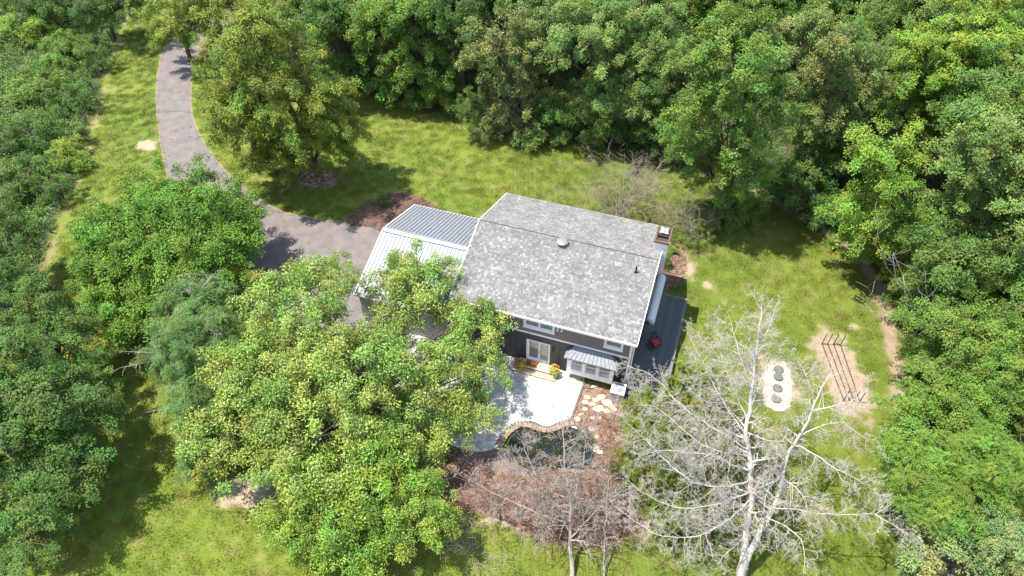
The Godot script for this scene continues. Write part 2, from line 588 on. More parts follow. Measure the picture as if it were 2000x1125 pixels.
# loose chips over a bed: mulch, leaves, gravel
func chips(called: String, poly: PackedVector2Array, per: float, size: float, cols: Array, y := 0.01) -> void:
	var g := Geo.new()
	for k in 7:
		var c := Vector3(rng.randf_range(-0.1, 0.1), 0.012, rng.randf_range(-0.1, 0.1))
		var t := Transform3D(Basis.from_euler(Vector3(rng.randf_range(-0.5, 0.5), rng.randf() * TAU, rng.randf_range(-0.5, 0.5))), c)
		var q := rng.randf_range(0.7, 1.3)
		g.tint = Color(q, q, q)
		g.box(Vector3(-size, -0.008, -size * 0.4), Vector3(size, 0.008, size * 0.4), t)
	var lo := poly[0]; var hi := poly[0]
	for p in poly:
		lo = lo.min(p); hi = hi.max(p)
	var spots := []; var tints := []
	for k in int((hi.x - lo.x) * (hi.y - lo.y) * per):
		var p := Vector2(rng.randf_range(lo.x, hi.x), rng.randf_range(lo.y, hi.y))
		if not Geometry2D.is_point_in_polygon(p, poly): continue
		spots.append(Transform3D(Basis(Vector3.UP, rng.randf() * TAU).scaled(Vector3.ONE * rng.randf_range(0.7, 1.4)), Vector3(p.x, y, p.y)))
		tints.append(cols[rng.randi() % cols.size()])
	scatter(called, g.mesh(mats["chip"]), spots, tints)

func undergrowth(called: String, count: int, area: Rect2, where: Callable, tones: Array, high: float, grain: float) -> void:
	var f := FastNoiseLite.new()
	f.frequency = grain; f.seed = count
	for kind in ["broad", "narrow"]:
		var spots := []; var tints := []
		for k in count / 2:
			var x := rng.randf_range(area.position.x, area.end.x)
			var z := rng.randf_range(area.position.y, area.end.y)
			if not where.call(x, z): continue
			var h := f.get_noise_2d(x, z) * 0.5 + 0.5
			var y := 0.15 + high * pow(h, 2.0) * rng.randf_range(0.5, 1.0)
			var up := (Vector3.UP + rand_dir() * 0.6).normalized()
			var s := up.cross(rand_dir()).normalized()
			spots.append(Transform3D(Basis(s, up, s.cross(up)).scaled_local(Vector3.ONE * rng.randf_range(0.7, 1.35)), Vector3(x, y, z)))
			var tone: Array = TONES[tones[int(clampf((f.get_noise_2d(x * 1.7 + 50.0, z * 1.7) * 0.8 + 0.5), 0, 0.999) * tones.size())]]
			var t := rng.randf_range(0.75, 1.2)
			tints.append(Color(tone[0] * t, tone[1] * t, tone[2] * t))
		scatter(called, spray(kind), spots, tints)

# ---------------------------------------------------------------- house
const L := 12.2
const W := 11.2
const HE := 4.9
const HR := 6.86
const WZ := 10.87

func holed_wall(g: Geo, x0: float, x1: float, y0: float, y1: float, z0: float, z1: float, holes: Array) -> void:
	var xs := [x0, x1]; var ys := [y0, y1]
	for h in holes:
		xs.append_array([clampf(h[0], x0, x1), clampf(h[1], x0, x1)]); ys.append_array([clampf(h[2], y0, y1), clampf(h[3], y0, y1)])
	xs.sort(); ys.sort()
	for a in xs.size() - 1:
		for b in ys.size() - 1:
			if xs[a + 1] - xs[a] < 0.001 or ys[b + 1] - ys[b] < 0.001: continue
			var cx: float = (xs[a] + xs[a + 1]) / 2.0
			var cy: float = (ys[b] + ys[b + 1]) / 2.0
			var inside := false
			for h in holes:
				if cx > h[0] and cx < h[1] and cy > h[2] and cy < h[3]: inside = true
			if not inside:
				g.box(Vector3(xs[a], ys[b], z0), Vector3(xs[a + 1], ys[b + 1], z1))

func frame_of(g: Geo, x0: float, x1: float, y0: float, y1: float, w: float, z0: float, z1: float) -> void:
	g.box(Vector3(x0, y0, z0), Vector3(x1, y0 + w, z1))
	g.box(Vector3(x0, y1 - w, z0), Vector3(x1, y1, z1))
	g.box(Vector3(x0, y0 + w, z0), Vector3(x0 + w, y1 - w, z1))
	g.box(Vector3(x1 - w, y0 + w, z0), Vector3(x1, y1 - w, z1))

func window(house: Node3D, x0: float, x1: float, y0: float, y1: float, lights: int) -> void:
	var g := Geo.new()
	frame_of(g, x0, x1, y0, y1, 0.11, WZ - 0.1, WZ + 0.05)
	g.bevel_box(Vector3(x0 - 0.03, y0 - 0.05, WZ - 0.02), Vector3(x1 + 0.03, y0 - 0.002, WZ + 0.09), 0.01)
	var o := put("window", g, mats["trim"], house)
	var w := (x1 - x0 - 0.22) / lights
	for k in lights:
		var a := x0 + 0.11 + w * k
		var s := Geo.new()
		frame_of(s, a + 0.004, a + w - 0.004, y0 + 0.112, y1 - 0.112, 0.05, WZ - 0.09, WZ - 0.01)
		put("sash", s, mats["trim"], o)
		box_part("pane", Vector3(a + 0.052, y0 + 0.16, WZ - 0.06), Vector3(a + w - 0.052, y1 - 0.16, WZ - 0.052), mats["glass"], o)
		box_part("blind", Vector3(a + 0.06, y0 + 0.14, WZ - 0.24), Vector3(a + w - 0.06, y0 + (y1 - y0) * 0.72, WZ - 0.23), mats["blind"], o)
		if k > 0:
			box_part("mullion", Vector3(a - 0.04, y0 + 0.112, WZ - 0.08), Vector3(a + 0.0035, y1 - 0.112, WZ + 0.04), mats["trim"], o)

func slope(z0: float, y0: float, z1: float, y1: float, x0: float, x1: float, thick: float) -> Geo:
	# sheet from (y0, z0) down to (y1, z1), its upper face on that line
	var g := Geo.new()
	var n := Vector3(0, absf(z1 - z0), (y0 - y1) * signf(z1 - z0)).normalized() * thick
	var a := [Vector3(x0, y0, z0), Vector3(x1, y0, z0), Vector3(x1, y1, z1), Vector3(x0, y1, z1)]
	if z1 < z0: a = [a[3], a[2], a[1], a[0]]
	g.hexa([a[3] - n, a[2] - n, a[1] - n, a[0] - n, a[3], a[2], a[1], a[0]])
	return g

func shingle_slope(roof: Node3D, front: bool) -> void:
	var zr := W / 2.0
	var z1 := W if front else 0.0
	var o := put("front_slope" if front else "back_slope", slope(zr, HR, z1, HE, 0.0, L, 0.16), mats["shingle_base"], roof)
	var down := Vector3(0, HE - HR, z1 - zr)
	var length := down.length()
	down = down.normalized()
	var up := Vector3(0, absf(down.z), -down.y * signf(down.z))
	var g := Geo.new()
	g.bevel_box(Vector3(-0.5, 0, -0.02), Vector3(0.5, 0.014, 0.20), 0.004)
	var spots := []; var tints := []
	var course := 0.148
	var rows := int(length / course)
	for r in rows:
		var row_tone := rng.randf_range(0.90, 1.03)
		var x := -0.001
		while x < L:
			var w := minf(rng.randf_range(0.10, 0.22), L - x)
			if w < 0.04: break
			var sx := Vector3.RIGHT
			var b := Basis(sx * (w - 0.012), (up - down * 0.07).normalized(), (down + up * 0.07).normalized() * (1.0 if front else 1.0))
			if not front: b = Basis(-sx * (w - 0.012), b.y, b.z)
			spots.append(Transform3D(b, Vector3(x + w / 2.0, HR, zr) + down * (course * r) + up * (0.004 + rng.randf() * 0.005)))
			var k := rng.randf()
			var t := rng.randf_range(0.125, 0.165) if k < 0.55 else (rng.randf_range(0.16, 0.20) if k < 0.82 else rng.randf_range(0.19, 0.25))
			t *= row_tone * (1.0 + 0.2 * ground_noise[1].get_noise_2d(x * 1.2, r * 0.25) + 0.15 * ground_noise[0].get_noise_2d(x * 6.0, r * 0.3))
			tints.append(Color(t * 1.01, t * 0.985, t * 0.96))
			x += w
	scatter("shingles", g.mesh(mats["tinted"]), spots, tints, o)

func metal_slope(roof: Node3D, called: String, zr: float, yr: float, z1: float, y1: float, x0: float, x1: float) -> void:
	var o := put(called, slope(zr, yr, z1, y1, x0, x1, 0.05), mats["metal_roof"], roof)
	var down := (Vector3(0, y1, z1) - Vector3(0, yr, zr))
	var up := Vector3(0, absf(down.z), -down.y * signf(down.z)).normalized()
	var n := 26
	var rib: ArrayMesh
	var g := Geo.new()
	var l := down.length()
	g.hexa([Vector3(-0.03, 0, l), Vector3(0.03, 0, l), Vector3(0.03, 0, 0), Vector3(-0.03, 0, 0), Vector3(-0.016, 0.04, l), Vector3(0.016, 0.04, l), Vector3(0.016, 0.04, 0), Vector3(-0.016, 0.04, 0)])
	rib = g.mesh(mats["seam"])
	for k in n + 1:
		var s := put_mesh("roof_seam", rib, o)
		var z := down.normalized()
		s.transform = Transform3D(Basis(up.cross(z), up, z), Vector3(lerpf(x0 + 0.06, x1 - 0.06, float(k) / n), yr, zr) + up * 0.002)

func build_house() -> void:
	var h := thing("house", "grey two storey house with shingled main roof and lower silver metal roofed wing", "house", house_at)
	# walls
	var win := [[1.55, 2.6, 3.52, 4.46], [4.9, 6.97, 3.58, 4.48], [10.18, 11.38, 3.58, 4.46]]
	var low := [[5.14, 6.76, 0.3, 2.36], [8.2, 10.98, 0.95, 2.44]]
	var g := Geo.new()
	holed_wall(g, 0.3, 11.9, 3.13, 4.84, WZ - 0.2, WZ, win)
	var upper := put("upper_wall", g, mats["siding_brown"], h)
	for k in 10:
		var y := 3.14 + k * 0.168
		var cuts := [0.32]
		for w in win:
			if y + 0.165 > w[2] and y < w[3]: cuts.append_array([w[0] - 0.001, w[1] + 0.001])
		cuts.append(11.86)
		for c in range(0, cuts.size(), 2):
			var s := Geo.new()
			var a: float = cuts[c]; var b: float = cuts[c + 1]
			s.hexa([Vector3(a, y, WZ + 0.026), Vector3(b, y, WZ + 0.026), Vector3(b, y, WZ + 0.002), Vector3(a, y, WZ + 0.002), Vector3(a, y + 0.165, WZ + 0.012), Vector3(b, y + 0.165, WZ + 0.012), Vector3(b, y + 0.165, WZ + 0.002), Vector3(a, y + 0.165, WZ + 0.002)])
			put("siding_board", s, mats["siding_brown"], upper)
	g = Geo.new()
	holed_wall(g, 0.3, 11.9, 0.0, 2.97, WZ - 0.2, WZ, low)
	var lower := put("lower_wall", g, mats["siding_slate"], h)
	var x := 0.62
	while x < 11.7:
		var y0 := 0.02; var y1 := 2.95
		for w in low:
			if x + 0.06 > w[0] - 0.15 and x < w[1] + 0.15: y0 = w[3] + 0.13
		if not (x > 7.9 and x < 11.3):
			box_part("batten", Vector3(x, y0, WZ + 0.002), Vector3(x + 0.055, y1, WZ + 0.024), mats["batten"], lower)
		x += 0.42
	box_part("belt_board", Vector3(0.3, 2.972, WZ - 0.2), Vector3(11.93, 3.128, WZ + 0.045), mats["trim"], h)
	g = Geo.new()
	g.box(Vector3(0.3, 0, 0.35), Vector3(11.9, 4.84, 0.55))
	put("back_wall", g, mats["siding_brown"], h)
	for s in [0.3, 11.7]:
		g = Geo.new()
		g.box(Vector3(s, 0, 0.552), Vector3(s + 0.2, 4.84, WZ - 0.202))
		g.hexa([Vector3(s, 4.842, WZ - 0.35), Vector3(s + 0.2, 4.842, WZ - 0.35), Vector3(s + 0.2, 4.842, 0.7), Vector3(s, 4.842, 0.7), Vector3(s, 6.6, 5.65), Vector3(s + 0.2, 6.6, 5.65), Vector3(s + 0.2, 6.6, 5.55), Vector3(s, 6.6, 5.55)])
		put("gable_wall", g, mats["siding_brown"], h)
	for s in [0.24, 11.82]:
		box_part("corner_board", Vector3(s, 0.02, WZ - 0.1), Vector3(s + 0.15, 2.968, WZ + 0.03), mats["trim"], h)
		box_part("corner_board", Vector3(s, 3.132, WZ - 0.1), Vector3(s + 0.15, 4.8, WZ + 0.03), mats["trim"], h)
	g = Geo.new()
	g.tube([V(12.06, 4.75, 11.0), V(12.06, 4.45, 10.93), V(12.06, 0.25, 10.93), V(12.06, 0.1, 11.15)], [0.045, 0.045, 0.045, 0.045], 8)
	put("downspout", g, mats["trim"], h)
	g = Geo.new()
	g.box(Vector3(0.5, 0.12, 0.55), Vector3(11.7, 0.3, WZ - 0.2))
	put("ground_floor", g, mats["oak"], h)
	g = Geo.new()
	g.box(Vector3(0.5, 2.8, 0.55), Vector3(11.7, 2.95, WZ - 0.2))
	put("upper_floor", g, mats["oak"], h)
	g = Geo.new()
	g.box(Vector3(0.5, 0.302, 7.6), Vector3(11.7, 2.798, 7.7))
	g.box(Vector3(0.5, 2.952, 8.2), Vector3(11.7, 4.9, 8.3))
	put("inner_wall", g, mats["plaster"], h)
	for w in win: window(h, w[0], w[1], w[2], w[3], 1 if w[1] - w[0] < 1.5 else 2)
	# sliding door
	g = Geo.new()
	frame_of(g, 5.14, 6.76, 0.3, 2.36, 0.1, WZ - 0.12, WZ + 0.05)
	var door := put("sliding_door", g, mats["trim"], h)
	for k in 2:
		var a := 5.245 + k * 0.755
		var s := Geo.new()
		frame_of(s, a, a + 0.752, 0.402, 2.258, 0.075, WZ - 0.10 + 0.045 * k, WZ - 0.06 + 0.045 * k)
		put("door_leaf", s, mats["trim"], door)
		box_part("pane", Vector3(a + 0.077, 0.48, WZ - 0.085 + 0.045 * k), Vector3(a + 0.675, 2.18, WZ - 0.078 + 0.045 * k), mats["glass"], door)
	box_part("curtain", Vector3(5.3, 1.15, WZ - 0.36), Vector3(5.92, 2.25, WZ - 0.33), mats["linen"], door)
	box_part("curtain", Vector3(6.0, 0.6, WZ - 0.36), Vector3(6.6, 2.25, WZ - 0.33), mats["linen"], door)
	box_part("handle", Vector3(6.02, 1.2, WZ + 0.002), Vector3(6.05, 1.45, WZ + 0.03), mats["dark_metal"], door)
	# bay window with its own little metal roof
	var zb := 11.4
	g = Geo.new()
	g.box(Vector3(8.06, 0.62, WZ + 0.001), Vector3(11.12, 1.02, zb))
	g.box(Vector3(8.06, 2.40, WZ + 0.001), Vector3(11.12, 2.5, zb))
	for c in [[8.06, 8.3], [9.12, 9.25], [10.03, 10.14], [10.92, 11.12]]:
		g.box(Vector3(c[0], 1.02, zb - 0.14), Vector3(c[1], 2.40, zb))
	for c in [8.06, 11.02]:
		g.box(Vector3(c, 1.02, WZ + 0.001), Vector3(c + 0.1, 2.40, zb - 0.14))
	var bay := put("bay_window", g, mats["trim"], h)
	for c in [[8.3, 9.12], [9.25, 10.03], [10.14, 10.92]]:
		var s := Geo.new()
		frame_of(s, c[0] + 0.003, c[1] - 0.003, 1.023, 2.397, 0.06, zb - 0.1, zb - 0.03)
		s.box(Vector3(c[0] + 0.064, 1.67, zb - 0.085), Vector3(c[1] - 0.064, 1.72, zb - 0.035))
		put("sash", s, mats["trim"], bay)
		box_part("pane", Vector3(c[0] + 0.065, 1.085, zb - 0.07), Vector3(c[1] - 0.065, 1.665, zb - 0.063), mats["glass"], bay)
		box_part("pane", Vector3(c[0] + 0.065, 1.725, zb - 0.07), Vector3(c[1] - 0.065, 2.335, zb - 0.063), mats["glass"], bay)
		box_part("blind", Vector3(c[0] + 0.06, 1.1, zb - 0.32), Vector3(c[1] - 0.06, 1.62, zb - 0.31), mats["blind"], bay)
	g = Geo.new()
	var e0 := V(7.86, 2.42, 11.62); var e1 := V(11.3, 2.42, 11.62); var w0 := V(7.86, 2.42, WZ + 0.01); var w1 := V(11.3, 2.42, WZ + 0.01)
	var t0 := V(8.38, 2.93, WZ + 0.05); var t1 := V(10.78, 2.93, WZ + 0.05)
	g.quad(t0, t1, e1, e0); g.tri(w0, t0, e0); g.tri(w1, e1, t1)
	var dn := Vector3(0, -0.13, 0)
	g.quad(e0, e1, e1 + dn, e0 + dn); g.quad(w0, e0, e0 + dn, w0 + dn); g.quad(e1, w1, w1 + dn, e1 + dn)
	g.quad(w0 + dn, e0 + dn, e1 + dn, w1 + dn)
	var bay_roof := put("bay_roof", g, mats["metal_roof"], h)
	for k in 12:
		var f := (k + 0.5) / 12.0
		var a := t0.lerp(t1, f); var b := e0.lerp(e1, f)
		var s := Geo.new()
		s.tube([a + V(0, 0.01, 0), b + V(0, 0.014, 0.004), b + V(0, -0.12, 0.008)], [0.016, 0.016, 0.014], 4)
		put("roof_seam", s, mats["seam"], bay_roof)
	# main roof
	var roof := Node3D.new()
	roof.name = "roof"
	h.add_child(roof)
	shingle_slope(roof, true)
	shingle_slope(roof, false)
	g = Geo.new()
	for k in 41:
		var t := Transform3D(Basis.IDENTITY, V(L * k / 41.0, HR + 0.012, W / 2.0))
		for s in [-1.0, 1.0]:
			g.hexa([t * V(0, -0.055, 0.085 * s + 0.001), t * V(0.29, -0.055, 0.085 * s + 0.001), t * V(0.29, 0.01, 0), t * V(0, 0.01, 0), t * V(0, -0.03, 0.085 * s), t * V(0.29, -0.03, 0.085 * s), t * V(0.29, 0.03, 0), t * V(0, 0.03, 0)])
	put("ridge_cap", g, mats["ridge"], roof)
	box_part("gutter", Vector3(-0.02, HE - 0.17, W + 0.004), Vector3(L + 0.03, HE - 0.005, W + 0.11), mats["trim"], roof)
	box_part("fascia", Vector3(-0.02, HE - 0.2, -0.06), Vector3(L + 0.02, HE + 0.005, -0.004), mats["trim"], roof)
	for s in [-0.04, L + 0.002]:
		for q in [W, 0.0]:
			put("rake_board", slope(W / 2.0, HR + 0.01, q, HE + 0.01, s, s + 0.038, 0.2), mats["trim"], roof)
	# roof vent, pipe, chimney
	g = Geo.new()
	var va := V(5.93, 6.79, 5.95)
	g.lathe([Vector2(0.3, 0.0), Vector2(0.34, 0.06), Vector2(0.34, 0.1)], 20, va)
	g.lathe([Vector2(0.4, 0.1), Vector2(0.38, 0.16), Vector2(0.27, 0.22), Vector2(0.0, 0.25)], 20, va)
	put("roof_vent", g, mats["grey_metal"], h)
	g = Geo.new()
	var pa := V(10.98, 6.42, 6.75)
	g.tube([pa, pa + V(0, 0.52, 0)], [0.055, 0.055], 10)
	g.lathe([Vector2(0.13, 0.02), Vector2(0.06, 0.16)], 12, pa)
	put("vent_pipe", g, mats["black"], h)
	g = Geo.new()
	g.box(V(11.62, 0.0, 2.85), V(12.5, 7.18, 4.35))
	var chim := put("chimney", g, mats["chimney"], h)
	g = Geo.new()
	g.box(V(11.57, 7.18, 2.8), V(12.55, 7.3, 2.93)); g.box(V(11.57, 7.18, 4.27), V(12.55, 7.3, 4.4))
	g.box(V(11.57, 7.18, 2.93), V(11.69, 7.3, 4.27)); g.box(V(12.43, 7.18, 2.93), V(12.55, 7.3, 4.27))
	put("chimney_rim", g, mats["rust"], chim)
	box_part("chimney_pan", V(11.69, 7.182, 2.93), V(12.43, 7.2, 4.27), mats["rust_dark"], chim)
	for k in 2:
		g = Geo.new()
		var c := V(11.9 + 0.32 * k, 7.2, 3.32)
		g.lathe([Vector2(0.12, 0.0), Vector2(0.12, 0.22)], 14, c)
		g.hexa([c + V(-0.15, 0.22, 0.3), c + V(0.15, 0.22, 0.3), c + V(0.15, 0.22, -0.28), c + V(-0.15, 0.22, -0.28), c + V(-0.08, 0.33, 0.22), c + V(0.08, 0.33, 0.22), c + V(0.08, 0.33, -0.2), c + V(-0.08, 0.33, -0.2)])
		put("flue_cap", g, mats["bright_metal"], chim)
	box_part("flue_box", V(11.72, 7.2, 3.72), V(12.4, 7.38, 3.86), mats["black"], chim)
	# rolled awning along the gable over the deck
	g = Geo.new()
	g.tube([V(12.56, 4.25, 4.37), V(12.56, 4.25, 8.6)], [0.29, 0.29], 18)
	var aw := put("rolled_awning", g, mats["awning"], h)
	g = Geo.new()
	g.tube([V(12.56, 4.25, 8.59), V(12.56, 4.25, 8.64), V(12.56, 4.25, 8.645)], [0.3, 0.3, 0.001], 18)
	put("end_cap", g, mats["awning_cap"], aw)
	# metal-roofed wing
	var zr := 6.31; var yr := 4.67
	var wing := Node3D.new()
	wing.name = "wing_roof"
	h.add_child(wing)
	metal_slope(wing, "metal_front_slope", zr, yr, 11.37, 2.9, -7.1, 0.28)
	metal_slope(wing, "metal_back_slope", zr, yr, 1.25, 2.9, -7.1, 0.28)
	g = Geo.new()
	for s in [-1.0, 1.0]:
		g.hexa([V(-7.12, yr - 0.01, zr + 0.26 * s + 0.002), V(0.27, yr - 0.01, zr + 0.26 * s + 0.002), V(0.27, yr + 0.04, zr), V(-7.12, yr + 0.04, zr), V(-7.12, yr - 0.025 + 0.02, zr + 0.26 * s), V(0.27, yr - 0.005, zr + 0.26 * s), V(0.27, yr + 0.085, zr), V(-7.12, yr + 0.085, zr)])
	put("ridge_flashing", g, mats["metal_roof"], wing)
	for q in [[11.37, 1.0], [1.25, -1.0]]:
		put("rake_trim", slope(zr, yr + 0.03, q[0], 2.93, -7.16, -7.105, 0.14), mats["white_metal"], wing)
		box_part("eave_trim", V(-7.14, 2.78, q[0] - 0.05 if q[1] > 0 else q[0] - 0.03), V(0.28, 2.895, q[0] + 0.03 if q[1] > 0 else q[0] + 0.05), mats["white_metal"], wing)
	g = Geo.new()
	g.box(V(-6.9, 0, 11.02), V(0.235, 2.76, 11.2))
	g.box(V(-6.9, 0, 1.5), V(0.235, 2.76, 1.68))
	g.box(V(-6.9, 0, 1.682), V(-6.7, 2.85, 11.018))
	g.hexa([V(-6.9, 2.852, 11.0), V(-6.7, 2.852, 11.0), V(-6.7, 2.852, 1.7), V(-6.9, 2.852, 1.7), V(-6.9, 4.5, 6.35), V(-6.7, 4.5, 6.35), V(-6.7, 4.5, 6.25), V(-6.9, 4.5, 6.25)])
	put("wing_wall", g, mats["wing_wall"], h)
	# lamp by the door, twin floodlight under the eave
	g = Geo.new()
	g.tube([V(7.0, 2.12, WZ + 0.01), V(7.0, 2.14, WZ + 0.14), V(7.0, 2.06, WZ + 0.16)], [0.03, 0.025, 0.02], 6)
	g.lathe([Vector2(0.03, 0.12), Vector2(0.09, 0.04), Vector2(0.08, -0.12), Vector2(0.0, -0.13)], 10, V(7.0, 1.98, WZ + 0.16))
	put("wall_lamp", g, mats["dark_metal"], h)
	for k in 2:
		g = Geo.new()
		var f := V(7.2 + k * 0.26, 4.32, WZ + 0.03)
		g.tube([f, f + V(0, -0.03, 0.1), f + V(0, -0.1, 0.2)], [0.03, 0.05, 0.085], 8)
		g.lathe([Vector2(0.085, 0.0), Vector2(0.0, 0.01)], 8, f + V(0, -0.1, 0.2))
		put("floodlight", g, mats["trim"], h)

# ---------------------------------------------------------------- round the house
func build_deck() -> void:
	var d := thing("deck", "slate blue board deck along the gable end of the house", "deck", house_at)
	var x0 := 11.93; var x1 := 14.62; var y := 0.5
	var n := 17
	for k in n:
		var a := lerpf(x0, x1 - 0.16, float(k) / n)
		var g := Geo.new()
		g.bevel_box(V(a + 0.012, y - 0.035, 2.26), V(lerpf(x0, x1 - 0.16, (k + 1.0) / n) - 0.012, y + rng.randf() * 0.003, 11.3), 0.006)
		put("deck_board", g, mats["deck_a"] if rng.randf() < 0.5 else mats["deck_b"], d)
	var g2 := Geo.new()
	g2.bevel_box(V(x1 - 0.155, y - 0.034, 2.1), V(x1 + 0.02, y + 0.004, 11.3), 0.006)
	put("border_board", g2, mats["deck_edge"], d)
	g2 = Geo.new()
	g2.bevel_box(V(x0, y - 0.034, 2.1), V(x1 - 0.16, y + 0.004, 2.25), 0.006)
	put("border_board", g2, mats["deck_edge"], d)
	box_part("rim_joist", V(x1 - 0.06, 0.02, 2.12), V(x1, y - 0.037, 11.28), mats["deck_b"], d)
	box_part("rim_joist", V(x0, 0.02, 2.12), V(x1 - 0.062, y - 0.037, 2.18), mats["deck_b"], d)
	box_part("rim_joist", V(x0, 0.02, 11.22), V(x1 - 0.062, y - 0.037, 11.28), mats["deck_b"], d)
	for k in 2:
		box_part("step", V(x0 + 0.1, 0.04, 11.32 + 0.3 * k), V(x0 + 1.5, 0.34 - 0.16 * k, 11.6 + 0.3 * k), mats["deck_edge"], d)
	# chair with a red cushion
	var c := thing("patio_chair", "black metal patio chair with a red cushion on the slate deck", "chair", house_at * Transform3D(Basis(Vector3.UP, 0.75), V(13.15, 0.505, 7.25)))
	var s := Geo.new()
	s.bevel_box(V(-0.29, 0.36, -0.27), V(0.29, 0.41, 0.3), 0.015)
	put("seat", s, mats["dark_metal"], c)
	s = Geo.new()
	s.bevel_box(V(-0.24, 0.412, -0.22), V(0.24, 0.52, 0.27), 0.04)
	put("cushion", s, mats["red"], c)
	s = Geo.new()
	for k in 6:
		var xx := -0.25 + 0.1 * k
		s.tube([V(xx, 0.4, -0.27), V(xx, 0.72, -0.36), V(xx, 0.98, -0.46)], [0.022, 0.022, 0.022], 5)
	s.tube([V(-0.29, 0.98, -0.46), V(0.29, 0.98, -0.46)], [0.035, 0.035], 6)
	put("back", s, mats["dark_metal"], c)
	for q in [-0.31, 0.31]:
		s = Geo.new()
		s.bevel_box(V(q - 0.045, 0.6, -0.34), V(q + 0.045, 0.635, 0.34), 0.01)
		put("arm", s, mats["dark_metal"], c)
		for z in [-0.26, 0.28]:
			s = Geo.new()
			s.tube([V(q, 0.6, z), V(q, 0.0, z * 1.1)], [0.022, 0.022], 6)
			put("leg", s, mats["dark_metal"], c)
	# potted plant in the deck corner
	planter("deck_planter", "dark potted fern in the deck corner next to the house", V(12.35, 0.505, 10.5), 0.2, 0.32, mats["black"], "M2", false)

func planter(called: String, label: String, at: Vector3, r: float, hgt: float, m: Material, tone: String, bloom: bool) -> void:
	rng.seed = hash(label)
	var p := thing(called, label, "flower pot", house_at * Transform3D(Basis.IDENTITY, at))
	var g := Geo.new()
	g.lathe([Vector2(0, 0), Vector2(r * 0.7, 0), Vector2(r * 0.95, hgt * 0.85), Vector2(r * 1.08, hgt * 0.88), Vector2(r * 1.08, hgt), Vector2(r * 0.92, hgt), Vector2(r * 0.9, hgt * 0.9), Vector2(0, hgt * 0.9)], 18)
	put("pot", g, m, p)
	var spots := []; var tints := []
	for k in 26:
		var d := rand_dir(-0.2)
		var up := (d + Vector3.UP).normalized()
		var s := up.cross(rand_dir()).normalized()
		spots.append(Transform3D(Basis(s, up, s.cross(up)).scaled_local(Vector3.ONE * rng.randf_range(0.26, 0.4)), Vector3(0, hgt + 0.06, 0) + Vector3(d.x * r * 1.5, d.y * 0.3, d.z * r * 1.5)))
		var t: Array = TONES[tone]
		var k2 := rng.randf_range(0.9, 1.5)
		tints.append(Color(t[0] * k2, t[1] * k2, t[2] * k2))
	scatter("foliage", spray("broad"), spots, tints, p)
	if bloom:
		g = Geo.new()
		for k in 20:
			var d := rand_dir(0.0)
			var c := Vector3(d.x * r * 1.75, hgt + 0.12 + d.y * 0.36, d.z * r * 1.75)
			for j in 5:
				leaf(g, c, Vector3(cos(j * 1.256), 0.35, sin(j * 1.256)).normalized(), Vector3.UP, 0.075, 0.06)
		put("blossoms", g, mats["orange"], p)

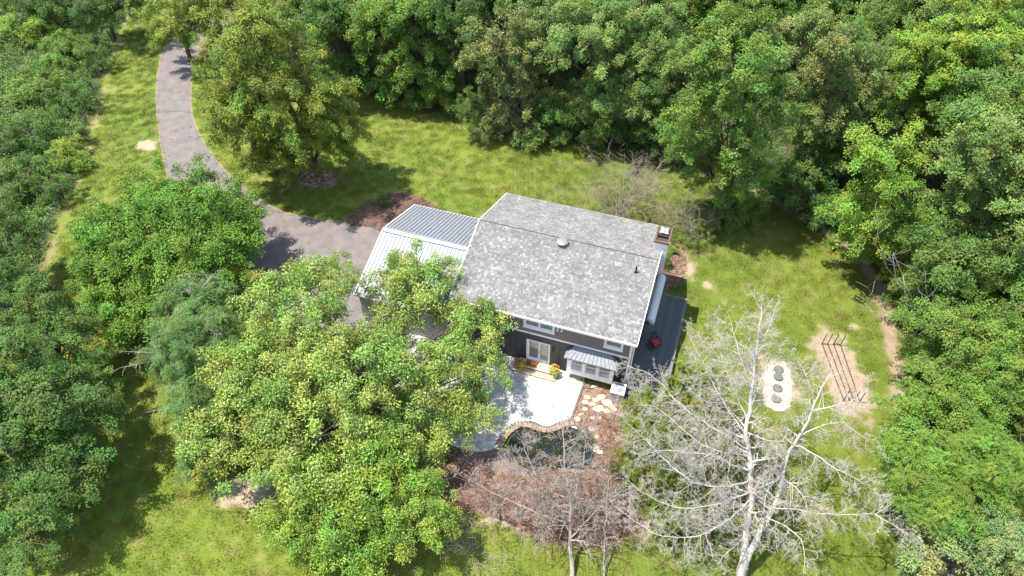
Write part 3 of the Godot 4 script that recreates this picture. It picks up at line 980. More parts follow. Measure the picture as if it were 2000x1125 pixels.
func build_patio() -> void:
	var inv := house_at
	var poly := soft([[-5.0, -31.2], [-7.4, -28.6], [-7.6, -26.0], [-5.8, -23.6], [-2.6, -21.9], [-0.7, -22.3], [0.0, -23.5], [0.6, -23.9], [1.3, -24.0], [1.9, -23.7], [2.4, -23.6], [3.0, -23.85], [3.62, -24.0]])
	# the straight sides beside the house and the stone bed
	var q := PackedVector2Array()
	var a := house_at * V(0.28, 0, WZ + 0.005)
	var b := house_at * V(9.2, 0, WZ + 0.005)
	for p in poly.slice(5, poly.size() - 5): q.append(p)
	q.append(Vector2(3.68, -23.95)); q.append(Vector2(4.78, -27.05)); q.append(Vector2(b.x, b.z)); q.append(Vector2(a.x, a.z))
	var e := house_at * V(-6.95, 0, 11.25)
	var e2 := house_at * V(0.25, 0, 11.25)
	q.append(Vector2(e2.x, e2.z)); q.append(Vector2(e.x, e.z))
	var g := Geo.new()
	g.prism(q, 0.0, 0.1)
	put("patio", g, mats["concrete"]).set_meta("kind", "structure")
	keep_out.append(q)
	g = Geo.new()
	g.prism(P([[3.6, -23.98], [3.72, -23.94], [4.84, -27.03], [4.72, -27.07]]), 0.0, 0.104)
	put("patio_edging", g, mats["paver_grey"]).set_meta("kind", "structure")
	# lower grey slab by the pond
	sheet("stone_slab", soft([[-3.4, -21.4], [-1.6, -22.6], [-0.5, -22.2], [0.4, -21.3], [1.3, -20.4], [0.2, -20.3], [-1.2, -20.7]]), 0.03, mats["slab"])
	keep_out.append(P([[-3.4, -21.4], [-0.5, -22.3], [1.3, -20.4], [0.2, -20.4]]))
	# pond wall: two rows of stones along a wave
	var curve := Curve3D.new()
	var line := [V(-0.75, 0, -22.2), V(-0.35, 0, -23.0), V(0.2, 0, -23.55), V(0.9, 0, -23.72), V(1.5, 0, -23.5), V(2.05, 0, -23.3), V(2.6, 0, -23.4), V(3.2, 0, -23.72), V(3.9, 0, -23.85)]
	for k in line.size():
		var d: Vector3 = (line[mini(k + 1, line.size() - 1)] - line[maxi(k - 1, 0)]) / 6.0
		curve.add_point(line[k], -d, d)
	var wall := thing("pond_wall", "low curved stone wall with pinkish coping between white patio and pond", "wall")
	var total := curve.get_baked_length()
	g = Geo.new()
	for k in 40:
		var t := curve.sample_baked_with_rotation(total * (k + 0.5) / 40.0)
		var dirv := (curve.sample_baked(total * (k + 1.0) / 40.0) - curve.sample_baked(total * k / 40.0)).normalized()
		var side := dirv.cross(Vector3.UP)
		var f := Transform3D(Basis(dirv, Vector3.UP, dirv.cross(Vector3.UP)), t.origin)
		g.box(V(-0.075, 0, -0.1), V(0.075, 0.148, 0.14), f)
	put("wall_core", g, mats["paver_dark"], wall)
	for k in 18:
		var p0 := curve.sample_baked(total * k / 18.0); var p1 := curve.sample_baked(total * (k + 1.0) / 18.0)
		var dirv := (p1 - p0).normalized()
		var f := Transform3D(Basis(dirv, Vector3.UP, dirv.cross(Vector3.UP)), (p0 + p1) / 2.0)
		var l := p0.distance_to(p1) / 2.0 - 0.008
		var s := Geo.new()
		s.bevel_box(V(-l, 0.15, -0.15), V(l, 0.21 + rng.randf() * 0.008, 0.19), 0.015, f)
		put("coping_stone", s, mats["coping_a"] if k % 3 else mats["coping_b"], wall)
	for k in 30:
		var p0 := curve.sample_baked(total * k / 30.0); var p1 := curve.sample_baked(total * (k + 1.0) / 30.0)
		var dirv := (p1 - p0).normalized()
		var f := Transform3D(Basis(dirv, Vector3.UP, dirv.cross(Vector3.UP)), (p0 + p1) / 2.0)
		var l := p0.distance_to(p1) / 2.0 - 0.006
		var s := Geo.new()
		s.bevel_box(V(-l, 0.02, -0.33), V(l, 0.125 + rng.randf() * 0.006, -0.165), 0.01, f)
		put("paver", s, mats["paver_grey"], wall)
	# pond
	var pond := soft([[-0.2, -22.6], [0.3, -23.25], [0.9, -23.5], [1.5, -23.3], [2.0, -23.1], [2.6, -23.15], [3.2, -23.5], [4.0, -23.6], [4.8, -23.0], [5.0, -22.1], [4.8, -21.1], [4.0, -20.7], [2.8, -20.8], [1.5, -20.5], [0.6, -20.9], [0.0, -21.8]])
	sheet("pond_water", pond, 0.035, mats["water"])
	keep_out.append(pond)
	rng.seed = 5
	var spots := []; var tints := []
	for k in 260:
		var p := Vector2(rng.randf_range(0, 5), rng.randf_range(-23.4, -20.6))
		if not Geometry2D.is_point_in_polygon(p, pond): continue
		if rng.randf() > 0.35 + 0.5 * absf(ground_noise[1].get_noise_2d(p.x * 2.0, p.y * 2.0)): continue
		var up := (Vector3.UP + rand_dir() * 0.4).normalized()
		var s := up.cross(rand_dir()).normalized()
		spots.append(Transform3D(Basis(s, up, s.cross(up)).scaled_local(Vector3.ONE * rng.randf_range(0.4, 0.8)), Vector3(p.x, rng.randf_range(0.1, 0.35), p.y)))
		var t := rng.randf_range(0.5, 1.1)
		tints.append(Color(0.045 * t, 0.085 * t, 0.035 * t) if rng.randf() < 0.75 else Color(0.12 * t, 0.07 * t, 0.04 * t))
	scatter("pond_foliage", spray("narrow"), spots, tints)
	# beds
	rng.seed = 6
	var bed := soft([[4.75, -27.0], [6.7, -26.4], [7.4, -25.0], [6.9, -23.4], [7.9, -21.3], [8.0, -18.4], [6.2, -16.4], [2.2, -16.2], [-0.8, -17.6], [-3.8, -18.6], [-5.6, -20.6], [-4.6, -21.9], [-1.6, -22.0], [-0.6, -22.2], [0.3, -21.0], [2.6, -20.6], [4.4, -20.6], [5.2, -22.2], [4.7, -23.4], [3.8, -23.9]], 0.09)
	sheet("mulch_bed", bed, 0.012, mats["bark_mulch"])
	chips("mulch", bed, 26.0, 0.05, [Color(0.16, 0.085, 0.055), Color(0.24, 0.14, 0.09), Color(0.30, 0.19, 0.13), Color(0.09, 0.05, 0.035), Color(0.2, 0.09, 0.06)], 0.014)
	keep_out.append(bed)
	var stones := sheet("stone_path", soft([[4.85, -26.95], [6.5, -26.5], [7.2, -25.0], [6.7, -23.6], [5.9, -22.6], [5.2, -22.6], [4.7, -23.6], [3.85, -23.9]]), 0.018, mats["sandy"])
	for f in [[1345, 120, 30], [1440, 195, 34], [1515, 225, 36], [1395, 230, 26], [1360, 277, 30], [1440, 300, 44], [1530, 305, 28], [1580, 250, 28], [1292, 228, 26], [1288, 277, 26], [1612, 268, 24], [1410, 490, 24], [1345, 545, 32], [1480, 545, 22], [1492, 640, 34], [1548, 660, 26], [1240, 440, 26], [1300, 340, 22], [1560, 130, 22], [1400, 395, 20], [1270, 395, 22], [1470, 380, 18]]:
		# places read off the photo, laid on the ground of the bed
		var at: Vector3 = house_at * V(9.36 + (f[0] - 1230.0) / 172.0 + (f[1] - 100.0) * 0.0006, 0, 11.05 + (f[1] - 60.0) / 118.0)
		var s := Geo.new()
		var ring := PackedVector2Array()
		var n := rng.randi_range(6, 8)
		var rr: float = f[2] / 118.0
		for k in n:
			var an := TAU * k / n + rng.randf_range(-0.25, 0.25)
			ring.append(Vector2(at.x + cos(an) * rr * rng.randf_range(0.8, 1.2), at.z + sin(an) * rr * 0.8 * rng.randf_range(0.8, 1.2)))
		s.prism(ring, 0.016, 0.05 + rng.randf() * 0.02)
		put("flagstone", s, mats["stone_a"] if rng.randf() < 0.5 else mats["stone_b"], stones)
	var nw := soft([[-13.8, -43.2], [-12.9, -45.1], [-11.5, -46.4], [-9.5, -47.0], [-7.6, -46.2], [-6.2, -44.4], [-8.0, -41.4], [-9.6, -41.4], [-11.4, -42.5]])
	sheet("mulch_bed", nw, 0.012, mats["bark_mulch"])
	chips("mulch", nw, 30.0, 0.05, [Color(0.13, 0.07, 0.05), Color(0.19, 0.11, 0.075), Color(0.08, 0.045, 0.035)], 0.014)
	keep_out.append(nw)
	var ea := soft([[10.9, -42.2], [12.3, -41.2], [13.1, -40.3], [13.6, -39.0], [13.2, -37.2], [12.6, -36.0], [11.0, -36.0]])
	sheet("mulch_bed", ea, 0.012, mats["bark_mulch"])
	chips("mulch", ea, 22.0, 0.05, [Color(0.16, 0.085, 0.06), Color(0.24, 0.13, 0.09), Color(0.30, 0.18, 0.13)], 0.014)
	keep_out.append(ea)
	var wood_a := soft([[-19.0, -49.6], [-17.4, -50.6], [-15.4, -49.8], [-15.6, -48.2], [-17.6, -47.6]], 0.1)
	chips("mulch", wood_a, 30.0, 0.05, [Color(0.2, 0.12, 0.09), Color(0.3, 0.2, 0.15), Color(0.12, 0.07, 0.05)])
	# house foot print
	var foot := PackedVector2Array()
	for c in [[-7.0, 1.4], [12.0, 0.2], [14.7, 2.0], [14.7, 12.0], [12.0, 12.0], [12.0, 10.9], [-7.0, 11.3]]:
		var w := inv * V(c[0], 0, c[1])
		foot.append(Vector2(w.x, w.z))
	keep_out.append(foot)
	# door steps, mat, pots, hose, cooler
	var st := thing("door_steps", "two tan stone steps below the white sliding door", "steps", house_at)
	g = Geo.new()
	g.bevel_box(V(4.45, 0.102, WZ + 0.06), V(7.5, 0.2, 12.05), 0.015)
	var lo := put("step", g, mats["tan"], st)
	box_part("riser", V(4.5, 0.1, 12.05), V(7.45, 0.165, 12.062), mats["tan_dark"], lo)
	g = Geo.new()
	g.bevel_box(V(4.75, 0.202, WZ + 0.062), V(7.15, 0.33, 11.62), 0.015)
	var hi := put("step", g, mats["tan_light"], st)
	box_part("riser", V(4.8, 0.201, 11.62), V(7.1, 0.29, 11.632), mats["tan_dark"], hi)
	g = Geo.new()
	g.bevel_box(V(5.25, 0.332, WZ + 0.1), V(6.05, 0.346, 11.5), 0.004, house_at)
	tag(put("door_mat", g, mats["mat"]), "orange brown woven door mat on the upper step", "door mat")
	planter("flower_pot", "orange flowered pot on the step nearer the birch, beside the mat", V(5.0, 0.202, 11.72), 0.2, 0.3, mats["terracotta"], "Y", true)
	planter("flower_pot", "bushy yellow-green flower pot on the steps beside the bay window", V(7.28, 0.202, 11.5), 0.22, 0.3, mats["terracotta"], "Y", true)
	g = Geo.new()
	var pts := []; var rad := []
	for k in 90:
		var an := k * 0.21
		pts.append(house_at * V(8.7 + cos(an) * (0.38 + 0.02 * sin(k * 0.7)), 0.115 + 0.0004 * k, 11.62 + sin(an) * (0.34 + 0.03 * sin(k * 0.31))))
		rad.append(0.013)
	g.tube(pts, rad, 5)
	tag(put("garden_hose", g, mats["yellow"]), "coiled yellow garden hose on the patio beside the bay window", "hose")
	g = Geo.new()
	var well := Geo.new()
	var rim := []
	for k in 13:
		var an := PI * k / 12.0
		rim.append(house_at * V(9.7 + cos(an) * 0.62, 0.14, WZ + 0.3 + sin(an) * 0.62))
	for k in 12:
		var p: Vector3 = rim[k]; var r: Vector3 = rim[k + 1]
		well.quad(p, p - V(0, 0.14, 0), r - V(0, 0.14, 0), r)
		well.tube([p, r], [0.02, 0.02], 5)
	tag(put("window_well", well, mats["grey_metal"]), "half round metal window well in the shade under the bay window", "window well")
	var ac := thing("air_conditioner", "white square air conditioner with round fan grille at the house corner", "air conditioner", house_at * Transform3D(Basis(Vector3.UP, 0.02), V(11.62, 0.0, 11.72)))
	g = Geo.new()
	g.bevel_box(V(-0.43, 0.06, -0.43), V(0.43, 0.8, 0.43), 0.03)
	put("casing", g, mats["ac_side"], ac)
	g = Geo.new()
	g.bevel_box(V(-0.46, 0.802, -0.46), V(0.46, 0.88, 0.46), 0.03)
	put("lid", g, mats["ac_top"], ac)
	g = Geo.new()
	for k in 5:
		var r := 0.1 + 0.065 * k
		var cp := []; var cr := []
		for j in 25:
			cp.append(V(cos(TAU * j / 24.0) * r, 0.895, sin(TAU * j / 24.0) * r)); cr.append(0.01)
		g.tube(cp, cr, 4)
	put("fan_grille", g, mats["grey_metal"], ac)
	g = Geo.new()
	g.lathe([Vector2(0.37, 0.882), Vector2(0, 0.884)], 24)
	put("fan_well", g, mats["ac_well"], ac)
	g = Geo.new()
	g.lathe([Vector2(0.08, 0.9), Vector2(0.07, 0.93), Vector2(0, 0.94)], 12)
	put("fan_hub", g, mats["ac_top"], ac)
	g = Geo.new()
	g.box(V(-0.55, 0.0, -0.55), V(0.55, 0.058, 0.55))
	put("pad", g, mats["paver_grey"], ac)
	# bench under the birch
	var be := thing("bench", "weathered grey wooden bench half hidden under the birch by the garage", "bench", Transform3D(Basis(Vector3.UP, -0.25), V(-4.3, 0.1, -30.1)))
	for k in 4:
		g = Geo.new()
		g.bevel_box(V(-0.75, 0.42, -0.22 + 0.115 * k), V(0.75, 0.455, -0.115 + 0.115 * k), 0.006)
		put("slat", g, mats["grey_wood"], be)
	for sx in [-0.66, 0.66]:
		for sz in [-0.17, 0.17]:
			box_part("leg", V(sx - 0.035, 0, sz - 0.035), V(sx + 0.035, 0.418, sz + 0.035), mats["grey_wood"], be)
	# fallen branch and stain of leaves on the patio
	g = Geo.new()
	twig(g, V(2.1, 0.14, -25.2), V(0.9, 0.05, -0.5).normalized(), 0.8, 0.012, 2, 0.0)
	tag(put("fallen_twig", g, mats["bark"]), "small dry twig lying on the white patio above the pond wall", "twig")

func build_yard() -> void:
	# driveway
	var left := [[-33.0, -84.5], [-36.6, -79.0], [-38.5, -74.5], [-38.7, -71.6], [-37.4, -66.6], [-35.7, -61.5], [-33.5, -56.1], [-30.5, -49.7], [-27.2, -45.4], [-23.1, -41.6], [-19.4, -36.6], [-16.4, -32.0], [-12.0, -30.2]]
	var right := [[-8.2, -33.4], [-7.0, -34.5], [-10.2, -40.5], [-10.6, -42.4], [-13.5, -43.1], [-16.5, -43.6], [-19.8, -44.8], [-23.1, -47.5], [-26.2, -50.8], [-29.9, -56.1], [-32.4, -61.5], [-34.6, -69.8], [-33.6, -74.2], [-30.0, -81.5]]
	var outline := soft(left + right, 0.03)
	var edge := Geometry2D.offset_polygon(outline, 0.16)
	sheet("driveway_verge", edge[0], 0.006, mats["verge"])
	sheet("driveway", outline, 0.012, mats["asphalt"])
	keep_out.append(edge[0])
	chips("leaf_litter", edge[0], 1.1, 0.022, [Color(0.30, 0.22, 0.12), Color(0.16, 0.10, 0.06), Color(0.12, 0.15, 0.04), Color(0.42, 0.34, 0.22)], 0.012)
	# cracks sealed across the asphalt
	for c in [[[-35.2, -59.7], [-33.0, -59.9], [-31.3, -59.6]], [[-27.9, -46.9], [-26.0, -47.6], [-24.8, -47.5]]]:
		var g := Geo.new()
		var n: int = c.size()
		for k in n - 1:
			var a := Vector3(c[k][0], 0.017, c[k][1]); var b := Vector3(c[k + 1][0], 0.017, c[k + 1][1])
			var s := (b - a).cross(Vector3.UP).normalized() * 0.04
			g.quad(a + s, b + s, b - s, a - s)
		put("driveway_joint", g, mats["tar"]).set_meta("kind", "structure")
	# septic lids in their pale bed
	rng.seed = 9
	var sand := soft([[17.3, -28.6], [18.0, -28.9], [18.6, -28.6], [18.6, -27.3], [18.1, -25.6], [17.5, -24.9], [16.7, -24.9], [16.3, -25.7], [16.7, -27.3]], 0.1)
	sheet("sand_bed", sand, 0.012, mats["sand"])
	chips("gravel", sand, 40.0, 0.014, [Color(0.48, 0.41, 0.31), Color(0.40, 0.33, 0.25), Color(0.56, 0.49, 0.38)], 0.012)
	keep_out.append(sand)
	var lid: Node3D
	var where := [[17.9, -28.05, "grey round septic lid at the house end of the pale sand bed"], [17.72, -27.45, "grey round septic lid second from the house end of the sand bed"], [17.42, -26.55, "grey round septic lid third along the sand bed, beside a gap"], [17.12, -25.7, "grey round septic lid at the dead tree end of the sand bed"]]
	for k in 4:
		if k == 0:
			lid = thing("septic_lid", "", "septic lid")
			var g := Geo.new()
			g.lathe([Vector2(0.31, 0.0), Vector2(0.31, 0.1), Vector2(0.29, 0.12), Vector2(0.24, 0.125)], 26)
			put("rim", g, mats["lid"], lid)
			g = Geo.new()
			g.lathe([Vector2(0.24, 0.121), Vector2(0.1, 0.135), Vector2(0.0, 0.135)], 26)
			for j in 8:
				g.box(V(0.06, 0.13, -0.012), V(0.23, 0.15, 0.012), Transform3D(Basis(Vector3.UP, TAU * j / 8.0), Vector3.ZERO))
			put("cover", g, mats["lid_top"], lid)
		var o: Node3D = lid if k == 0 else lid.duplicate()
		if k > 0:
			o.name = numbered("septic_lid")
			add_child(o)
		o.position = V(where[k][0], 0.01, where[k][1])
		o.rotation.y = k * 0.7
		tag(o, where[k][2], "septic lid", "septic lids in the sand bed")
	# trellis frame with low rails over the straw bed
	var straw := soft([[20.8, -31.0], [22.1, -31.5], [23.3, -31.1], [23.2, -29.1], [22.9, -25.3], [22.5, -24.6], [20.9, -24.6], [20.9, -26.1], [20.8, -28.8]], 0.08)
	keep_out.append(straw)
	chips("straw", Geometry2D.offset_polygon(straw, -0.12)[0], 16.0, 0.03, [Color(0.40, 0.32, 0.235), Color(0.45, 0.365, 0.27), Color(0.33, 0.25, 0.17)], 0.01)
	var tr := thing("trellis", "dark rusty trellis of eight posts and four long low rails in straw", "trellis")
	var back := [[21.5, -30.3], [21.9, -30.3], [22.3, -30.28], [22.75, -30.2]]
	var front := [[21.45, -25.6], [21.8, -25.6], [22.1, -25.55], [22.45, -25.5]]
	for k in 4:
		for e in [back[k], front[k]]:
			var g := Geo.new()
			g.tube([V(e[0], 0, e[1]), V(e[0], 1.12, e[1])], [0.028, 0.028], 6)
			put("post", g, mats["rust_dark"], tr)
		var g2 := Geo.new()
		var pts := []; var rad := []
		for j in 11:
			var f := j / 10.0
			pts.append(V(lerpf(back[k][0], front[k][0], f), 0.05 + rng.randf() * 0.03, lerpf(back[k][1], front[k][1], f)))
			rad.append(0.03)
		g2.tube(pts, rad, 5)
		put("rail", g2, mats["rust_dark"], tr)
	for e in [[back[0], back[1]], [back[2], back[3]]]:
		var g := Geo.new()
		g.tube([V(e[0][0], 0.1, e[0][1]), V(e[1][0], 0.1, e[1][1])], [0.022, 0.022], 5)
		put("post_shadow_bar", g, mats["rust_dark"], tr)  # low dark bars added in place of the shadows the back posts cast
	# farm fence
	var fe := thing("farm_fence", "old grey wooden post and wire fence between lawn strip and brush", "fence")
	var prev := Vector3.ZERO
	var k2 := 0
	for p in [[-48.0, -86.0], [-46.6, -80.0], [-45.2, -74.2], [-44.2, -70.0], [-42.4, -63.0], [-41.0, -57.5], [-39.8, -52.6], [-38.6, -48.6], [-37.9, -45.2], [-37.3, -41.9], [-36.3, -36.0]]:
		var g := Geo.new()
		var tip := V(p[0] + rng.randf_range(-0.15, 0.15), rng.randf_range(1.25, 1.5), p[1] + rng.randf_range(-0.15, 0.15))
		g.tube([V(p[0], 0, p[1]), tip, tip + V(0, 0.01, 0)], [0.08, 0.07, 0.001], 7)
		put("fence_post", g, mats["grey_wood"], fe)
		if k2 > 0:
			for yy in [0.4, 0.75, 1.1]:
				g = Geo.new()
				g.tube([prev + V(0, yy, 0), V(p[0], yy, p[1])], [0.005, 0.005], 3)
				put("wire", g, mats["grey_metal"], fe)
		prev = V(p[0], 0, p[1])
		k2 += 1

func build_bare_trees() -> void:
	rng.seed = 41
	var m: Material = mats["dead_wood"]
	var t := thing("dead_tree", "great white leafless dead tree leaning over the junipers", "tree", Transform3D.IDENTITY)
	limb(t, "trunk", [V(12.0, 0.0, -14.1), V(12.1, 0.8, -14.4), V(12.3, 2.2, -15.8), V(12.4, 3.3, -16.5), V(12.4, 4.2, -17.2), V(12.3, 5.6, -18.5), V(12.0, 6.6, -19.2), V(12.2, 7.4, -20.0), V(12.3, 8.8, -21.0), V(12.4, 10.0, -22.1), V(12.7, 11.4, -23.5)], 0.27, 0.018, m, 1.4, 0.24, 3, 0.02)
	for w in [
		[V(12.4, 3.8, -16.9), V(10.6, 4.4, -15.3), V(8.8, 4.6, -14.5), V(7.0, 4.2, -14.9), V(5.3, 3.9, -16.5)],
		[V(12.3, 4.6, -17.5), V(10.3, 5.3, -16.8), V(8.4, 5.8, -17.3), V(6.9, 6.2, -18.9), V(5.8, 6.2, -20.3)],
		[V(12.2, 5.8, -18.6), V(10.5, 6.6, -19.3), V(8.8, 7.2, -20.4), V(7.4, 7.6, -22.1), V(6.2, 7.5, -22.7)],
		[V(12.1, 6.4, -19.1), V(10.8, 7.6, -20.5), V(9.9, 8.6, -22.4), V(9.5, 9.0, -23.4)],
		[V(12.1, 7.0, -19.6), V(11.1, 8.6, -21.4), V(10.6, 9.8, -23.1)],
		[V(12.2, 8.3, -20.6), V(11.6, 9.6, -21.9), V(11.3, 10.4, -23.3)],
		[V(12.3, 9.3, -21.5), V(13.1, 10.2, -22.8), V(13.5, 10.8, -23.7)],
		[V(12.3, 5.0, -17.8), V(10.2, 6.0, -18.1), V(8.0, 6.4, -18.2), V(6.4, 6.0, -18.1)],
		[V(12.4, 4.2, -17.1), V(9.7, 5.0, -15.9), V(7.6, 5.2, -15.9), V(6.2, 5.0, -17.0)],
		[V(12.3, 5.5, -18.4), V(9.8, 6.4, -18.5), V(7.7, 7.0, -20.3), V(6.7, 6.8, -20.7)],
		[V(12.1, 6.5, -19.2), V(12.9, 6.8, -18.6), V(13.8, 6.7, -18.6)],
		[V(12.2, 7.4, -20.0), V(12.8, 8.6, -21.1), V(13.5, 9.2, -21.9)]]:
		limb(t, "limb", w, 0.044, 0.010, m, 1.4, 0.19, 3, 0.03)
	t = thing("dead_tree", "second white dead tree reaching towards the septic lids and trellis", "tree", Transform3D.IDENTITY)
	limb(t, "trunk", [V(12.1, 0.0, -14.2), V(12.4, 1.2, -14.8), V(12.9, 2.3, -15.7), V(13.5, 3.2, -16.4), V(14.0, 4.4, -17.5), V(14.2, 5.2, -18.3), V(14.5, 5.9, -18.8), V(15.0, 6.5, -19.3), V(15.8, 7.8, -20.6), V(16.4, 8.7, -21.4)], 0.23, 0.018, m, 1.3, 0.26, 3, 0.02)
	for w in [
		[V(13.6, 3.3, -16.6), V(14.2, 3.8, -16.4), V(15.5, 4.2, -15.9), V(18.1, 4.6, -15.7), V(18.8, 4.8, -16.0), V(19.6, 5.2, -16.6)],
		[V(18.1, 4.6, -15.7), V(19.0, 4.6, -15.0), V(19.5, 4.5, -14.6)],
		[V(14.5, 5.9, -18.8), V(15.0, 6.1, -18.5), V(16.0, 6.3, -17.4), V(17.3, 6.3, -16.4)],
		[V(14.8, 6.2, -19.1), V(16.7, 7.0, -19.5), V(17.9, 7.0, -18.4)],
		[V(15.5, 7.2, -20.1), V(16.7, 7.8, -20.0), V(18.0, 8.1, -20.5)],
		[V(15.6, 7.5, -20.4), V(15.2, 8.4, -21.2), V(14.8, 8.9, -22.0)],
		[V(14.2, 5.2, -18.3), V(13.3, 5.6, -17.6), V(12.7, 5.5, -17.3)],
		[V(14.1, 4.7, -17.9), V(12.9, 5.0, -16.7), V(12.5, 4.8, -15.7)],
		[V(13.0, 2.4, -15.9), V(11.5, 3.0, -14.9), V(10.2, 3.1, -13.8)],
		[V(13.4, 3.0, -16.2), V(14.5, 3.5, -15.0), V(14.4, 3.2, -13.5)],
		[V(14.1, 4.5, -17.7), V(14.5, 5.0, -16.7), V(14.7, 5.0, -15.6)]]:
		limb(t, "limb", w, 0.043, 0.010, m, 1.25, 0.2, 3, 0.04)
	m = mats["bare_wood"]
	twig_min = 0.0085
	t = thing("bare_tree", "slender brownish leafless tree standing in the mulch before the pond", "tree", Transform3D.IDENTITY)
	limb(t, "trunk", [V(3.2, 0.0, -14.2), V(3.1, 1.5, -15.8), V(3.1, 3.0, -17.1), V(2.8, 4.6, -18.4), V(2.7, 6.0, -20.0)], 0.14, 0.014, m, 1.7, 0.2, 3, -0.05)
	for w in [
		[V(3.1, 2.8, -16.9), V(3.8, 4.3, -18.7), V(4.1, 5.8, -20.4)],
		[V(3.1, 1.7, -16.0), V(1.5, 3.5, -18.0), V(0.4, 4.9, -20.0)],
		[V(3.1, 2.1, -16.4), V(1.1, 2.8, -16.7), V(-1.1, 3.2, -17.6), V(-2.2, 3.3, -18.2)],
		[V(3.1, 1.5, -15.8), V(4.7, 2.6, -17.0), V(6.3, 3.0, -17.7)]]:
		limb(t, "limb", w, 0.055, 0.012, m, 1.4, 0.18, 3, -0.06)
	t = thing("bare_tree", "thin bare sapling between the slender brown tree and the junipers", "tree", Transform3D.IDENTITY)
	limb(t, "trunk", [V(4.9, 0.0, -14.2), V(4.9, 1.5, -15.8), V(5.1, 3.0, -17.4), V(5.2, 3.7, -18.8)], 0.06, 0.01, m, 1.2, 0.3, 2, 0.0)
	# bushes of bare twigs
	twig_min = 0.007
	twig_bush("twig_bush", "reddish bare twig bush spreading at the far side of the mulch by the birch", Vector2(-1.2, -18.6), 2.4, 1.7, 24, mats["red_twig"], 0)
	twig_bush("twig_bush", "reddish bare twig bush under the slender brown tree", Vector2(2.2, -17.6), 2.2, 1.5, 20, mats["red_twig"], 0)
	twig_bush("twig_bush", "reddish bare twig bush between brown sapling and low juniper", Vector2(5.6, -17.4), 2.5, 1.7, 24, mats["red_twig"], 0)
	twig_bush("twig_bush", "small grey bare bush alone on the lawn before the birch", Vector2(-2.2, -15.6), 1.8, 1.5, 13, mats["pale_wood"], 0)
	twig_bush("twig_bush", "russet twig clump at the stone path above the pond", Vector2(6.3, -23.6), 1.2, 1.0, 20, mats["red_twig"], 0)
	twig_bush("twig_bush", "wide half bare shrub with sparse leaves behind the main roof", Vector2(8.9, -44.5), 3.1, 3.3, 26, mats["pale_wood"], 110)
	twig_bush("twig_bush", "sparse leaning half bare shrub beside the chimney under the great oak", Vector2(14.0, -42.0), 2.9, 2.4, 13, mats["pale_wood"], 150)
	# snags in the wood edge
	twig_bush("dead_snag", "pale bare snag sticking out of the dark tree beside the path", Vector2(27.6, -30.4), 1.3, 7.2, 4, mats["dead_wood"], 0)

func twig_bush(called: String, label: String, at: Vector2, spread: float, high: float, stems: int, m: Material, leaves: int) -> void:
	rng.seed = hash(label)
	var t := thing(called, label, "tree" if called == "dead_snag" else "bush", Transform3D(Basis.IDENTITY, V(at.x, 0, at.y)))
	var g := Geo.new()
	for k in stems:
		var a := TAU * k / stems + rng.randf_range(-0.3, 0.3)
		var reach := spread * rng.randf_range(0.35, 1.0)
		var d := Vector3(cos(a) * reach, high * rng.randf_range(0.7, 1.0), sin(a) * reach)
		twig(g, Vector3(cos(a), 0, sin(a)) * 0.12, d.normalized(), d.length(), 0.028 if high > 2.0 else 0.016, 3 if high > 2.0 else 2, 0.02)
	put("stems", g, m, t)
	if leaves > 0:
		var spots := []; var tints := []
		for k in leaves:
			var d := rand_dir(0.1)
			var p := Vector3(d.x * spread, high * (0.35 + 0.7 * d.y), d.z * spread) * rng.randf_range(0.75, 1.0)
			var up := (d + Vector3.UP).normalized()
			var s := up.cross(rand_dir()).normalized()
			spots.append(Transform3D(Basis(s, up, s.cross(up)).scaled_local(Vector3.ONE * rng.randf_range(0.35, 0.6)), p))
			var q := rng.randf_range(0.8, 1.3)
			tints.append(Color(0.17 * q, 0.18 * q, 0.06 * q))
		scatter("foliage", spray("narrow"), spots, tints, t)

